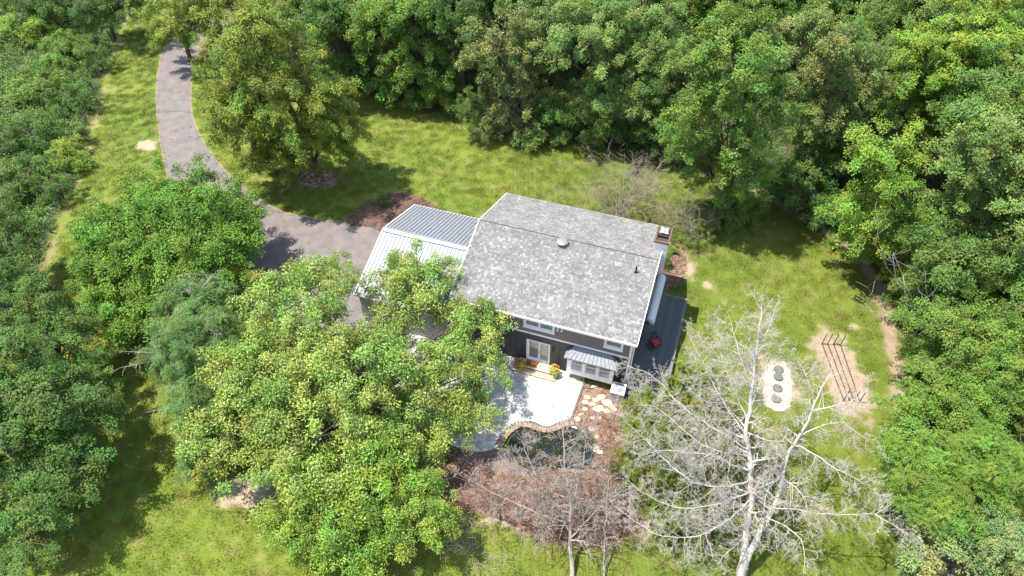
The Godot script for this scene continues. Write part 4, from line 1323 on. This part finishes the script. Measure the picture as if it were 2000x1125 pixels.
func build_materials() -> void:
	var soft_n := noise_tex(0.02, Color(0.8, 0.8, 0.8), Color(1, 1, 1), 5, 3)
	var rough_n := noise_tex(0.05, Color(0.55, 0.55, 0.55), Color(1, 1, 1), 5, 4)
	leafy("leaf_soft", 0.55, 0.56).metallic_specular = 0.35
	leafy("leaf_gloss", 0.4, 0.56).metallic_specular = 0.45
	worn("bark", Color(0.16, 0.13, 0.10), rough_n, 0.9, 0.9)
	worn("dead_wood", Color(0.68, 0.63, 0.565), rough_n, 1.6, 0.85)
	worn("pale_wood", Color(0.36, 0.30, 0.25), soft_n, 0.8, 0.9)
	worn("bare_wood", Color(0.36, 0.305, 0.265), soft_n, 0.8, 0.9)
	mat("red_twig", Color(0.27, 0.165, 0.13), 0.9)
	mat("trim", Color(0.82, 0.81, 0.80), 0.5)
	worn("siding_brown", Color(0.235, 0.196, 0.178), soft_n, 0.5, 0.7)
	worn("siding_slate", Color(0.070, 0.072, 0.082), soft_n, 0.5, 0.6)
	mat("batten", Color(0.048, 0.050, 0.058), 0.6)
	worn("oak", Color(0.20, 0.11, 0.06), soft_n, 0.6, 0.5)
	mat("plaster", Color(0.42, 0.36, 0.29), 0.9)
	mat("blind", Color(0.10, 0.075, 0.055), 0.8)
	mat("linen", Color(0.55, 0.47, 0.36), 0.9)
	var gl := mat("glass", Color(0.9, 0.93, 0.95), 0.04)
	gl.transparency = BaseMaterial3D.TRANSPARENCY_ALPHA
	gl.albedo_color.a = 0.12
	gl.metallic_specular = 0.3
	mat("shingle_base", Color(0.10, 0.097, 0.094), 0.95)
	var ti := mat("tinted", Color.WHITE, 0.9)
	ti.vertex_color_use_as_albedo = true
	var ch := mat("chip", Color.WHITE, 0.95)
	ch.vertex_color_use_as_albedo = true
	mat("ridge", Color(0.06, 0.058, 0.056), 0.95)
	worn("metal_roof", Color(0.345, 0.37, 0.395), soft_n, 0.3, 0.72, 0.7)
	mat("seam", Color(0.19, 0.205, 0.22), 0.6, 0.5)
	mat("white_metal", Color(0.75, 0.76, 0.77), 0.45)
	worn("wing_wall", Color(0.62, 0.60, 0.57), soft_n, 0.5, 0.8)
	worn("chimney", Color(0.80, 0.78, 0.75), soft_n, 0.7, 0.85)
	worn("rust", Color(0.20, 0.105, 0.075), rough_n, 1.5, 0.8)
	mat("rust_dark", Color(0.055, 0.032, 0.025), 0.85)
	mat("bright_metal", Color(0.75, 0.76, 0.78), 0.3, 0.8)
	mat("grey_metal", Color(0.24, 0.25, 0.26), 0.5, 0.5)
	mat("dark_metal", Color(0.018, 0.018, 0.02), 0.5)
	mat("black", Color(0.012, 0.012, 0.013), 0.6)
	mat("awning", Color(0.50, 0.56, 0.58), 0.8)
	mat("awning_cap", Color(0.46, 0.55, 0.64), 0.6)
	worn("deck_a", Color(0.125, 0.135, 0.150), soft_n, 0.8, 0.6)
	worn("deck_b", Color(0.098, 0.108, 0.124), soft_n, 0.8, 0.6)
	worn("deck_edge", Color(0.16, 0.165, 0.172), soft_n, 0.8, 0.6)
	mat("red", Color(0.42, 0.03, 0.02), 0.85)
	mat("orange", Color(0.62, 0.16, 0.02), 0.7)
	mat("terracotta", Color(0.34, 0.12, 0.05), 0.8)
	worn("mat", Color(0.36, 0.13, 0.03), rough_n, 3.0, 0.95)
	mat("yellow", Color(0.62, 0.55, 0.12), 0.6)
	worn("concrete", Color(0.74, 0.715, 0.665), noise_tex(0.018, Color(0.62, 0.62, 0.64), Color(1, 1, 1), 5, 8), 0.25, 0.85)
	worn("slab", Color(0.20, 0.20, 0.205), rough_n, 0.4, 0.8)
	worn("paver_grey", Color(0.20, 0.185, 0.17), rough_n, 0.8, 0.9)
	mat("paver_dark", Color(0.10, 0.085, 0.075), 0.9)
	worn("coping_a", Color(0.42, 0.30, 0.235), rough_n, 0.7, 0.85)
	worn("coping_b", Color(0.36, 0.25, 0.195), rough_n, 0.7, 0.85)
	worn("bark_mulch", Color(0.165, 0.108, 0.078), rough_n, 0.6, 0.95)
	worn("sandy", Color(0.34, 0.23, 0.15), rough_n, 0.7, 0.95)
	worn("stone_a", Color(0.58, 0.49, 0.38), soft_n, 1.0, 0.85)
	worn("stone_b", Color(0.50, 0.41, 0.31), soft_n, 1.0, 0.85)
	worn("tan", Color(0.56, 0.40, 0.28), soft_n, 0.8, 0.8)
	worn("tan_light", Color(0.68, 0.54, 0.42), soft_n, 0.8, 0.8)
	mat("tan_dark", Color(0.14, 0.09, 0.06), 0.9)
	mat("ac_side", Color(0.40, 0.41, 0.42), 0.5)
	mat("ac_top", Color(0.62, 0.62, 0.61), 0.5)
	mat("ac_well", Color(0.30, 0.31, 0.33), 0.6)
	worn("grey_wood", Color(0.26, 0.22, 0.17), rough_n, 1.0, 0.9)
	worn("asphalt", Color(0.165, 0.147, 0.139), noise_tex(0.012, Color(0.82, 0.82, 0.84), Color(1, 0.98, 0.96), 7, 15), 0.12, 0.9)
	mat("tar", Color(0.06, 0.055, 0.055), 0.8)
	worn("verge", Color(0.34, 0.27, 0.17), rough_n, 0.7, 0.95)
	worn("sand", Color(0.54, 0.475, 0.375), soft_n, 0.9, 0.95)
	worn("lid", Color(0.10, 0.11, 0.105), soft_n, 1.0, 0.7)
	worn("lid_top", Color(0.13, 0.14, 0.135), soft_n, 1.0, 0.7)
	worn("straw", Color(0.42, 0.34, 0.25), rough_n, 0.5, 0.95)
	var wa := mat("water", Color(0.006, 0.014, 0.014), 0.08)
	wa.metallic_specular = 0.5

func _ready() -> void:
	rng.seed = 20240611
	# camera
	var cam := Camera3D.new()
	cam.name = "camera"
	cam.position = Vector3(0, 37.366, 0)
	cam.rotation_degrees = Vector3(-46.3055, 0, 0)
	cam.fov = 45.26
	cam.far = 2000.0
	add_child(cam)
	cam.current = true
	# sky, exposure
	var env := Environment.new()
	env.background_mode = Environment.BG_SKY
	var sm := ProceduralSkyMaterial.new()
	sm.sky_top_color = Color(0.58, 0.65, 0.75)
	sm.sky_horizon_color = Color(0.86, 0.88, 0.90)
	sm.sky_curve = 0.15
	sm.ground_bottom_color = Color(0.18, 0.22, 0.12)
	sm.ground_horizon_color = Color(0.5, 0.55, 0.5)
	sm.sky_energy_multiplier = 1.1
	var sky := Sky.new()
	sky.sky_material = sm
	env.sky = sky
	env.tonemap_mode = Environment.TONE_MAPPER_LINEAR
	env.tonemap_exposure = 2.3
	env.sdfgi_enabled = true
	env.ssao_enabled = true
	env.ssil_enabled = true
	var we := WorldEnvironment.new()
	we.name = "world_environment"
	we.environment = env
	add_child(we)
	# sun, high over the lawn side, shadows falling to the east of the house
	var sun := DirectionalLight3D.new()
	sun.name = "sun"
	sun.light_energy = 1.5
	sun.light_color = Color(1.0, 0.972, 0.93)
	sun.light_angular_distance = 0.5
	sun.shadow_enabled = true
	add_child(sun)
	var elev := deg_to_rad(67.0)
	sun.look_at_from_position(Vector3.ZERO, (SUN * cos(elev) - Vector3.UP * sin(elev)), Vector3(0.1, 0, 1))
	build_materials()
	build_ground()
	build_house()
	build_patio()
	build_deck()
	build_yard()
	build_grass()
	rng.seed = 300
	undergrowth("undergrowth", 9000, Rect2(-80, -95, 46, 62), func(x, z): return along(FENCE, z) - x > 0.4 and z < -34.0, ["M2", "D2", "M2", "D2", "M", "S"], 1.6, 0.11)
	undergrowth("undergrowth", 5200, Rect2(-30, -82, 62, 36), func(x, z): return along(EDGE_N, x) - z > 1.2 and (z < -49.0 or x < 20.0), ["D", "D2", "M2"], 0.8, 0.12)
	undergrowth("undergrowth", 5600, Rect2(21, -49, 20, 40), func(x, z): return x - along(PATH_E, z) > 0.9, ["D", "D2", "M2", "M"], 2.0, 0.15)
	build_trees()
	build_bare_trees()

func build_trees() -> void:
	tree("birch_tree", "huge yellow-green birch with many stems spreading over the patio and garage", "", "Y", "narrow", Vector2(-10.8, -22.7), [[-6.6, 5.4, -30.7, 3.4, 1.9], [-2.4, 4.3, -28.1, 2.5, 1.4], [-13.2, 6.2, -28.6, 3.4, 1.9], [-14.5, 5.2, -24.3, 3.4, 1.9], [-9.0, 6.4, -24.1, 3.6, 2.0], [-4.6, 4.1, -23.6, 3.0, 2.0], [-10.5, 4.8, -20.1, 4.2, 2.3], [-15.6, 4.2, -21.1, 3.0, 1.7], [-5.9, 3.0, -21.2, 2.5, 1.4], [-11.3, 6.2, -30.6, 1.9, 1.3], [-4.0, 5.6, -32.1, 1.5, 0.8], [-1.3, 4.5, -29.7, 1.6, 0.9], [-1.7, 3.4, -25.8, 1.9, 1.3], [-2.9, 2.8, -23.1, 2.1, 1.2]], 0.92)
	tree("birch_tree", "lower bright green birch in front of the huge one, hanging over the lawn", "", "Y2", "narrow", Vector2(-8.3, -18.0), [[-8.1, 4.0, -17.5, 3.4, 1.8], [-5.3, 3.4, -16.7, 2.3, 1.2], [-10.8, 2.8, -16.4, 2.4, 1.3], [-8.0, 2.4, -15.4, 2.5, 1.4], [-10.4, 3.8, -18.2, 2.2, 1.2]], 1.30)
	tree("maple_tree", "big olive tinged maple beside the curve of the driveway", "", "O", "broad", Vector2(-17.2, -49.3), [[-19.2, 13.3, -48.4, 3.6, 2.6], [-17.6, 8.6, -48.1, 4.8, 4.0], [-22.0, 7.1, -48.6, 2.8, 3.7], [-15.4, 5.2, -48.7, 2.8, 3.3], [-19.6, 3.5, -48.6, 3.2, 1.9]], 1.35)
	tree("round_tree", "dense round bright green tree between the lawn strip and asphalt court", "", "R", "broad", Vector2(-26.2, -35.0), [[-24.7, 4.5, -37.7, 5.5, 3.0], [-21.8, 4.0, -36.0, 3.8, 2.1], [-27.0, 3.6, -34.9, 3.4, 2.5], [-25.5, 2.6, -31.9, 3.3, 1.8], [-21.8, 4.2, -38.6, 3.0, 1.7]], 1.90)
	tree("locust_tree", "feathery blue-green locust with bare grey twigs poking out of its crown", "", "B", "compound", Vector2(-20.1, -25.3), [[-20.2, 5.2, -29.5, 2.4, 1.3], [-19.9, 4.8, -25.7, 2.0, 2.5], [-18.4, 5.0, -27.1, 1.9, 1.9], [-18.2, 3.6, -22.9, 1.9, 1.9], [-18.0, 2.0, -20.1, 1.2, 1.2]], 1.70)
	tree("young_tree", "small olive tree overhanging the far end of the driveway", "", "O", "broad", Vector2(-35.1, -70.1), [[-34.5, 4.8, -69.4, 3.3, 3.0], [-32.2, 6.1, -69.6, 2.6, 2.3]], 1.00)
	tree("maple_tree", "tall fresh green maple at the lawn edge behind the olive maple", "", "M", "broad", Vector2(-7.7, -61.1), [[-12.2, 7.7, -62.1, 3.6, 3.0], [-9.5, 4.0, -62.4, 4.7, 4.7], [-7.6, 1.0, -60.8, 3.0, 2.3], [-9.8, 10.0, -62.3, 4.2, 2.4]], 1.00)
	tree("hackberry_tree", "gnarled grey-olive tree with visible bare limbs at the north lawn edge", "", "GO", "narrow", Vector2(0.7, -55.9), [[-1.1, 8.3, -57.0, 3.6, 3.3], [0.5, 3.3, -57.0, 3.8, 3.8], [-2.4, 1.0, -55.0, 1.9, 2.2], [2.2, 9.9, -56.7, 2.4, 2.7]], 0.80)
	tree("sapling", "blue-green broad leaved young tree growing at the foot of the gnarled tree", "", "D2", "broad", Vector2(4.8, -55.2), [[4.0, 2.1, -55.9, 2.6, 2.3], [1.9, 1.0, -55.4, 2.6, 1.4], [-3.8, 2.8, -55.6, 1.5, 2.0]], 1.00)
	tree("maple_tree", "tall silvery green maple behind the roof ridge", "", "S", "broad", Vector2(9.3, -54.2), [[6.4, 10.4, -55.6, 4.3, 3.2], [10.1, 5.1, -55.6, 4.6, 4.6], [12.1, 9.2, -55.2, 3.0, 4.1], [8.1, 1.5, -55.1, 2.8, 2.1]], 1.00)
	tree("oak_tree", "great mid green oak with stacked branches behind the chimney", "", "M2", "broad", Vector2(17.1, -43.3), [[14.9, 14.3, -43.8, 4.0, 3.1], [15.1, 9.4, -43.7, 3.6, 3.3], [17.6, 10.5, -43.6, 2.9, 2.9], [16.7, 5.0, -43.7, 3.4, 2.4], [18.0, 1.0, -43.6, 2.5, 1.4], [13.4, 7.5, -43.5, 1.9, 2.4]], 1.00)
	tree("bush", "dark rounded bush filling the gap at the start of the dirt path", "bushes along the wood edge", "D", "broad", Vector2(22.7, -45.0), [[23.6, 3.0, -45.0, 2.9, 2.3], [21.8, 2.0, -45.0, 1.7, 1.4]], 1.00)
	tree("bush", "dark leafy bush under the lime coloured tree", "bushes along the wood edge", "D", "broad", Vector2(25.2, -42.4), [[25.2, 2.0, -42.4, 2.4, 1.3]], 1.00)
	tree("lime_tree", "lime coloured young tree glowing in sun above the dirt path", "", "L", "broad", Vector2(30.0, -38.0), [[24.4, 10.6, -37.3, 2.5, 2.5], [25.5, 5.9, -37.2, 3.1, 2.2], [28.5, 2.9, -37.2, 3.2, 1.8], [25.9, 3.1, -37.5, 1.9, 1.9]], 1.00)
	tree("lime_tree", "tall lime coloured tree rising at the north corner of the wood", "", "L", "broad", Vector2(39.0, -50.4), [[32.4, 10.9, -49.5, 3.8, 3.3], [35.4, 12.9, -49.6, 3.3, 3.0], [32.9, 6.2, -49.7, 3.2, 2.3]], 1.00)
	tree("ash_tree", "soft grey-green ash between the two lime coloured trees", "", "S", "broad", Vector2(36.2, -36.9), [[29.9, 12.3, -35.9, 3.2, 4.0], [30.7, 7.6, -36.2, 2.4, 2.4], [34.4, 5.2, -36.3, 2.1, 3.1]], 1.00)
	tree("oak_tree", "dim oak with fine grey foliage behind the great oak", "", "GO", "broad", Vector2(28.0, -49.0), [[24.8, 8.6, -48.1, 3.6, 3.6], [22.3, 12.8, -48.2, 3.0, 3.0], [26.7, 10.2, -48.4, 2.4, 3.3]], 1.00)
	tree("dark_tree", "dark green tree holding a bare dead snag beside the path bend", "", "D2", "broad", Vector2(31.3, -32.8), [[27.7, 7.0, -31.8, 3.1, 1.7], [27.8, 3.3, -32.2, 2.1, 2.1], [31.5, 4.0, -32.0, 2.7, 2.2]], 1.00)
	tree("dark_tree", "mid green tree where the path straightens beside the trellis bed", "", "M2", "broad", Vector2(28.9, -27.3), [[25.7, 6.1, -26.6, 2.3, 1.4], [28.7, 5.2, -26.5, 2.5, 1.9], [25.6, 3.3, -26.9, 1.4, 1.7]], 1.00)
	tree("dark_tree", "low mid green tree spreading above the bright ash at the path end", "", "M2", "broad", Vector2(28.8, -24.2), [[26.6, 4.4, -23.4, 2.4, 1.3], [28.4, 5.2, -23.6, 1.8, 1.8], [24.3, 4.7, -23.6, 1.8, 1.0]], 1.00)
	tree("ash_tree", "bright yellow-green ash leaning over the end of the path", "", "L2", "broad", Vector2(26.0, -22.0), [[23.2, 4.1, -21.2, 2.3, 1.3], [25.1, 5.0, -21.3, 2.0, 1.4], [22.6, 2.4, -21.6, 1.2, 1.2]], 1.00)
	tree("walnut_tree", "walnut with long feathered leaves reaching over the lawn beside a dead limb", "", "L2", "compound", Vector2(25.6, -18.3), [[21.7, 5.6, -17.2, 2.8, 1.6], [23.7, 6.6, -17.5, 2.0, 1.5], [21.4, 3.0, -17.7, 1.6, 0.9], [27.0, 1.8, -17.7, 1.7, 1.7]], 1.00)
	tree("pale_tree", "pale sage green small tree lowest along the wood edge", "", "G", "broad", Vector2(24.3, -14.8), [[21.8, 3.8, -13.8, 2.5, 1.4], [23.6, 4.9, -14.1, 1.7, 1.7], [21.3, 1.3, -14.3, 1.3, 0.7]], 1.00)
	tree("maple_tree", "dark maple with blue-green top overhanging the bushes by the fence", "", "D2", "broad", Vector2(-34.7, -34.1), [[-36.0, 4.3, -36.8, 2.2, 2.2], [-34.3, 4.3, -31.7, 2.2, 1.9], [-34.0, 2.9, -33.8, 1.4, 1.4]], 1.00)
	tree("maple_tree", "dark maple with yellow-green branch tips beside the lawn strip", "", "D2", "broad", Vector2(-28.1, -26.3), [[-28.3, 4.3, -27.1, 2.4, 1.8], [-29.8, 5.4, -28.5, 2.1, 2.1], [-25.8, 3.6, -25.1, 1.7, 1.0], [-28.3, 5.8, -24.6, 2.1, 2.1]], 1.00)
	tree("maple_tree", "broad dark maple casting the long shadow on the south lawn", "", "D", "broad", Vector2(-25.5, -20.6), [[-26.2, 5.8, -21.4, 2.9, 1.6], [-24.5, 4.3, -22.0, 2.2, 1.3], [-24.8, 4.3, -19.4, 2.5, 1.4], [-26.7, 5.0, -19.3, 2.2, 2.2]], 1.00)
	tree("maple_tree", "dark maple lowest of the row beside the shaded lawn", "", "D2", "broad", Vector2(-24.6, -16.9), [[-24.8, 4.3, -17.0, 2.4, 1.3], [-24.9, 3.6, -19.2, 1.7, 1.0], [-24.6, 3.6, -14.7, 1.9, 1.1], [-24.1, 2.5, -16.5, 1.1, 1.1]], 1.00)
	tree("dark_tree", "dark slim tree with its trunk showing behind the olive maple", "", "D2", "broad", Vector2(-14.5, -63.0), [[-16.7, 5.6, -62.4, 2.9, 3.8], [-14.4, 2.8, -62.5, 2.5, 2.2], [-17.1, 8.6, -62.4, 2.8, 2.8]], 1.00)
	tree("dark_tree", "shaded tree in the gap between the fresh maple and gnarled tree", "", "D", "broad", Vector2(-4.9, -61.5), [[-4.7, 7.8, -61.0, 2.6, 4.0], [-5.5, 10.2, -60.9, 2.7, 2.2]], 1.00)
	tree("dark_tree", "shaded tree filling the gap behind the silvery maple", "", "D", "broad", Vector2(14.6, -52.8), [[13.2, 8.0, -52.3, 1.9, 3.3], [13.0, 3.6, -52.3, 2.2, 2.8]], 1.00)
	tree("dark_tree", "tall shaded tree standing over the far brush", "", "D", "broad", Vector2(-45.3, -75.1), [[-42.5, 4.9, -74.6, 3.1, 3.1], [-45.2, 3.8, -74.6, 2.8, 2.5]], 1.00)
	tree("dark_tree", "leaning dark trunked tree above the brush in the far corner", "", "D", "broad", Vector2(-51.7, -79.6), [[-51.7, 3.3, -79.0, 3.5, 2.5], [-55.5, 3.9, -79.0, 3.5, 2.5]], 1.00)
	tree("maple_tree", "yellow-green maple topping the wood behind the olive maple", "", "M", "broad", Vector2(-20.3, -71.0), [[-19.9, 6.6, -70.3, 3.7, 3.0], [-22.8, 7.6, -70.3, 3.6, 2.4]], 1.00)
	tree("wood_tree", "mid green tree filling the gap between olive maple and fresh maple", "trees of the surrounding wood", "M2", "broad", Vector2(-14.7, -64.9), [[-14.7, 7.9, -64.9, 2.9, 2.9]], 1.00)
	tree("wood_tree", "grey-green treetop between the gnarled tree and silvery maple", "trees of the surrounding wood", "S", "broad", Vector2(2.5, -67.2), [[2.5, 7.9, -67.2, 3.5, 2.3]], 1.00)
	tree("wood_tree", "dim treetop over the gnarled grey-olive tree", "trees of the surrounding wood", "D2", "broad", Vector2(-1.0, -66.7), [[-1.0, 8.6, -66.7, 3.5, 2.2]], 1.00)
	tree("wood_tree", "treetop between the silvery maple and the great oak", "trees of the surrounding wood", "M2", "broad", Vector2(16.2, -64.9), [[16.2, 7.9, -64.9, 3.4, 2.8]], 1.00)
	tree("wood_tree", "tall green tree rising behind the great oak", "trees of the surrounding wood", "M2", "broad", Vector2(26.9, -65.5), [[26.9, 8.6, -65.5, 4.4, 2.6]], 1.00)
	tree("wood_tree", "soft green tree between the dim oak and tall lime coloured tree", "trees of the surrounding wood", "S", "broad", Vector2(32.0, -63.8), [[32.0, 7.9, -63.8, 3.9, 3.3]], 1.00)
	tree("wood_tree", "green tree touching the tall lime coloured tree", "trees of the surrounding wood", "M2", "broad", Vector2(34.7, -60.7), [[34.7, 7.9, -60.7, 3.3, 3.8]], 1.00)
	tree("wood_tree", "yellowish tree above the soft ash at the picture edge", "trees of the surrounding wood", "L2", "broad", Vector2(40.6, -50.0), [[40.6, 7.9, -50.0, 2.5, 3.5]], 1.00)
	tree("wood_tree", "lower tree under the dim oak behind the dark bush", "trees of the surrounding wood", "M2", "broad", Vector2(26.3, -50.3), [[26.3, 3.6, -50.3, 2.6, 2.6]], 1.00)
	tree("wood_tree", "grey-green tree at the picture edge above the dark path trees", "trees of the surrounding wood", "S", "broad", Vector2(31.5, -28.4), [[31.5, 5.0, -28.4, 1.6, 2.1]], 1.00)
	tree("wood_tree", "green tree at the picture edge behind the walnut", "trees of the surrounding wood", "M2", "broad", Vector2(27.1, -18.8), [[27.1, 4.3, -18.8, 1.4, 1.9]], 1.00)
	tree("wood_tree", "dark low tree between dim oak and lime coloured young tree", "trees of the surrounding wood", "D2", "broad", Vector2(27.4, -47.0), [[27.4, 3.6, -47.0, 2.5, 2.5]], 1.00)
	tree("wood_tree", "tall green tree behind the one with the snag", "trees of the surrounding wood", "M2", "broad", Vector2(31.6, -31.2), [[31.6, 5.8, -31.2, 2.0, 2.0]], 1.00)
	tree("wood_tree", "dark tree behind the broad shading maple", "trees of the surrounding wood", "D", "broad", Vector2(-29.4, -21.1), [[-29.4, 5.8, -21.1, 2.5, 2.5]], 1.00)
	tree("wood_tree", "dark tree at the picture edge by the lowest dark maple", "trees of the surrounding wood", "D2", "broad", Vector2(-28.1, -17.0), [[-28.1, 5.0, -17.0, 2.3, 2.3]], 1.00)
	tree("wood_tree", "dark tree behind the maple with yellow-green tips", "trees of the surrounding wood", "D2", "broad", Vector2(-33.5, -26.9), [[-33.5, 5.8, -26.9, 2.5, 2.9]], 1.00)
	tree("wood_tree", "yellow-green treetop just behind the olive maple", "trees of the surrounding wood", "M", "broad", Vector2(-23.3, -68.3), [[-23.3, 7.9, -68.3, 3.0, 2.4]], 1.00)
	tree("wood_tree", "olive treetop at the far end of the driveway", "trees of the surrounding wood", "O", "broad", Vector2(-28.6, -70.7), [[-28.6, 7.9, -70.7, 3.1, 2.5]], 1.00)
	tree("brush_bush", "low sunlit bush in the far corner of the brush", "bushes in the brush beyond the fence", "Y2", "broad", Vector2(-55.1, -75.6), [[-55.1, 1.3, -75.6, 3.5, 1.9]], 0.80)
	tree("brush_bush", "yellow-green bush in the middle of the far brush", "bushes in the brush beyond the fence", "M", "broad", Vector2(-48.4, -70.2), [[-48.4, 1.3, -70.2, 2.8, 1.5]], 0.80)
	tree("brush_bush", "broad bush in the shaded middle of the brush", "bushes in the brush beyond the fence", "M2", "broad", Vector2(-48.0, -62.9), [[-48.0, 1.2, -62.9, 3.1, 1.7]], 0.80)
	tree("brush_bush", "dark bush close to the fence posts in the brush", "bushes in the brush beyond the fence", "D2", "broad", Vector2(-42.8, -60.6), [[-42.8, 1.4, -60.6, 2.3, 1.2]], 0.80)
	tree("brush_bush", "wide dark bush near the middle of the brush", "bushes in the brush beyond the fence", "D2", "broad", Vector2(-44.3, -54.1), [[-44.3, 1.2, -54.1, 3.3, 1.8]], 0.80)
	tree("brush_bush", "thin upright grey-green shrub beside a fence post", "bushes in the brush beyond the fence", "GO", "broad", Vector2(-39.9, -54.7), [[-39.9, 1.2, -54.7, 0.7, 1.1]], 0.80)
	tree("brush_bush", "yellowish bush at the fence beside the dirt strip", "bushes in the brush beyond the fence", "Y2", "broad", Vector2(-39.8, -50.8), [[-39.8, 1.1, -50.8, 2.3, 1.3]], 0.80)
	tree("brush_bush", "dark bush at the foot of the tall dark maple", "bushes in the brush beyond the fence", "D2", "broad", Vector2(-41.4, -47.5), [[-41.4, 1.4, -47.5, 2.6, 1.4]], 0.80)
	tree("brush_bush", "dark bush pressing against the last fence posts", "bushes in the brush beyond the fence", "D2", "broad", Vector2(-38.2, -46.2), [[-38.2, 1.3, -46.2, 1.7, 1.1]], 0.80)
	tree("brush_bush", "dark bush beside the leaning fence post", "bushes in the brush beyond the fence", "D2", "broad", Vector2(-43.8, -68.1), [[-43.8, 1.5, -68.1, 1.8, 1.4]], 0.80)
	tree("juniper", "yellow-green juniper beside the air conditioner and deck steps", "junipers below the dead tree", "J", "fine", Vector2(8.6, -23.0), [[8.6, 2.2, -23.0, 1.9, 1.0]], 3.20)
	tree("juniper", "juniper behind the white dead tree, next to the deck corner", "junipers below the dead tree", "J", "fine", Vector2(11.2, -24.0), [[11.2, 2.8, -24.0, 2.0, 1.9]], 3.20)
	tree("juniper", "dark juniper under the thickest dead branches", "junipers below the dead tree", "J", "fine", Vector2(11.8, -21.2), [[11.8, 2.4, -21.2, 2.4, 1.3]], 3.20)
	tree("juniper", "tall juniper next to the reddish twigs by the pond", "junipers below the dead tree", "J", "fine", Vector2(7.9, -20.0), [[7.9, 2.2, -20.0, 1.9, 2.8]], 3.20)
	tree("juniper", "low juniper at the foot of the white dead tree", "junipers below the dead tree", "J", "fine", Vector2(9.6, -18.0), [[9.6, 1.8, -18.0, 2.3, 1.2]], 3.20)
	tree("shrub", "small round dark shrub in the mulch bed by the garage", "", "D", "broad", Vector2(-10.7, -45.4), [[-10.7, 0.5, -45.4, 0.5, 0.3]], 1.50)
	tree("shrub", "small yellow-green plant in the mulch beside the chimney", "", "Y2", "broad", Vector2(12.5, -39.5), [[12.5, 0.4, -39.5, 0.4, 0.3]], 1.50)
	tree("shrub", "dark small shrub in the mulch against the house wall", "", "D", "broad", Vector2(11.8, -38.0), [[11.8, 0.5, -38.0, 0.4, 0.5]], 1.50)
	# the wood goes on behind: copies of three trees
	var kinds := []
	for k in 3:
		kinds.append(tree("wood_tree", "green tree among many in the closed canopy of the surrounding wood", "trees of the surrounding wood", ["M2", "D2", "S"][k], "broad", Vector2(-8.0 + 9.0 * k, -72.0), [[-8.0 + 9.0 * k, 9.5, -72.0, 4.2, 4.4], [-6.8 + 9.0 * k, 6.0, -71.0, 3.2, 2.6]], 0.8))
	rng.seed = 12
	for k in 60:
		var p := Vector3.ZERO
		if k < 26: p = V(-28.0 + (k % 13) * 5.0, 0, -66.0 - 9.0 * (k / 13))
		elif k < 38: p = V(34.0 + 5.5 * ((k - 26) % 2), 0, -50.0 + 6.2 * ((k - 26) / 2))
		elif k >= 46: p = V(30.0 + 5.0 * ((k - 46) % 7), 0, -57.0 - 9.0 * ((k - 46) / 7))
		else: p = V(-55.0 + 3.0 * (k % 3), 0, -32.0 + 4.0 * (k - 38))
		if k >= 38 and k < 46: p.x = -44.0 - 6.0 * (k % 2)
		p += V(rng.randf_range(-1.6, 1.6), 0, rng.randf_range(-1.6, 1.6))
		if p.z < -60.0 and along(EDGE_N, p.x) - p.z < 2.0: continue
		var o: Node3D = kinds[k % 3].duplicate()
		o.name = numbered("wood_tree")
		add_child(o)
		o.position = p
		o.rotation.y = rng.randf() * TAU
		o.scale = Vector3.ONE * rng.randf_range(0.85, 1.2)
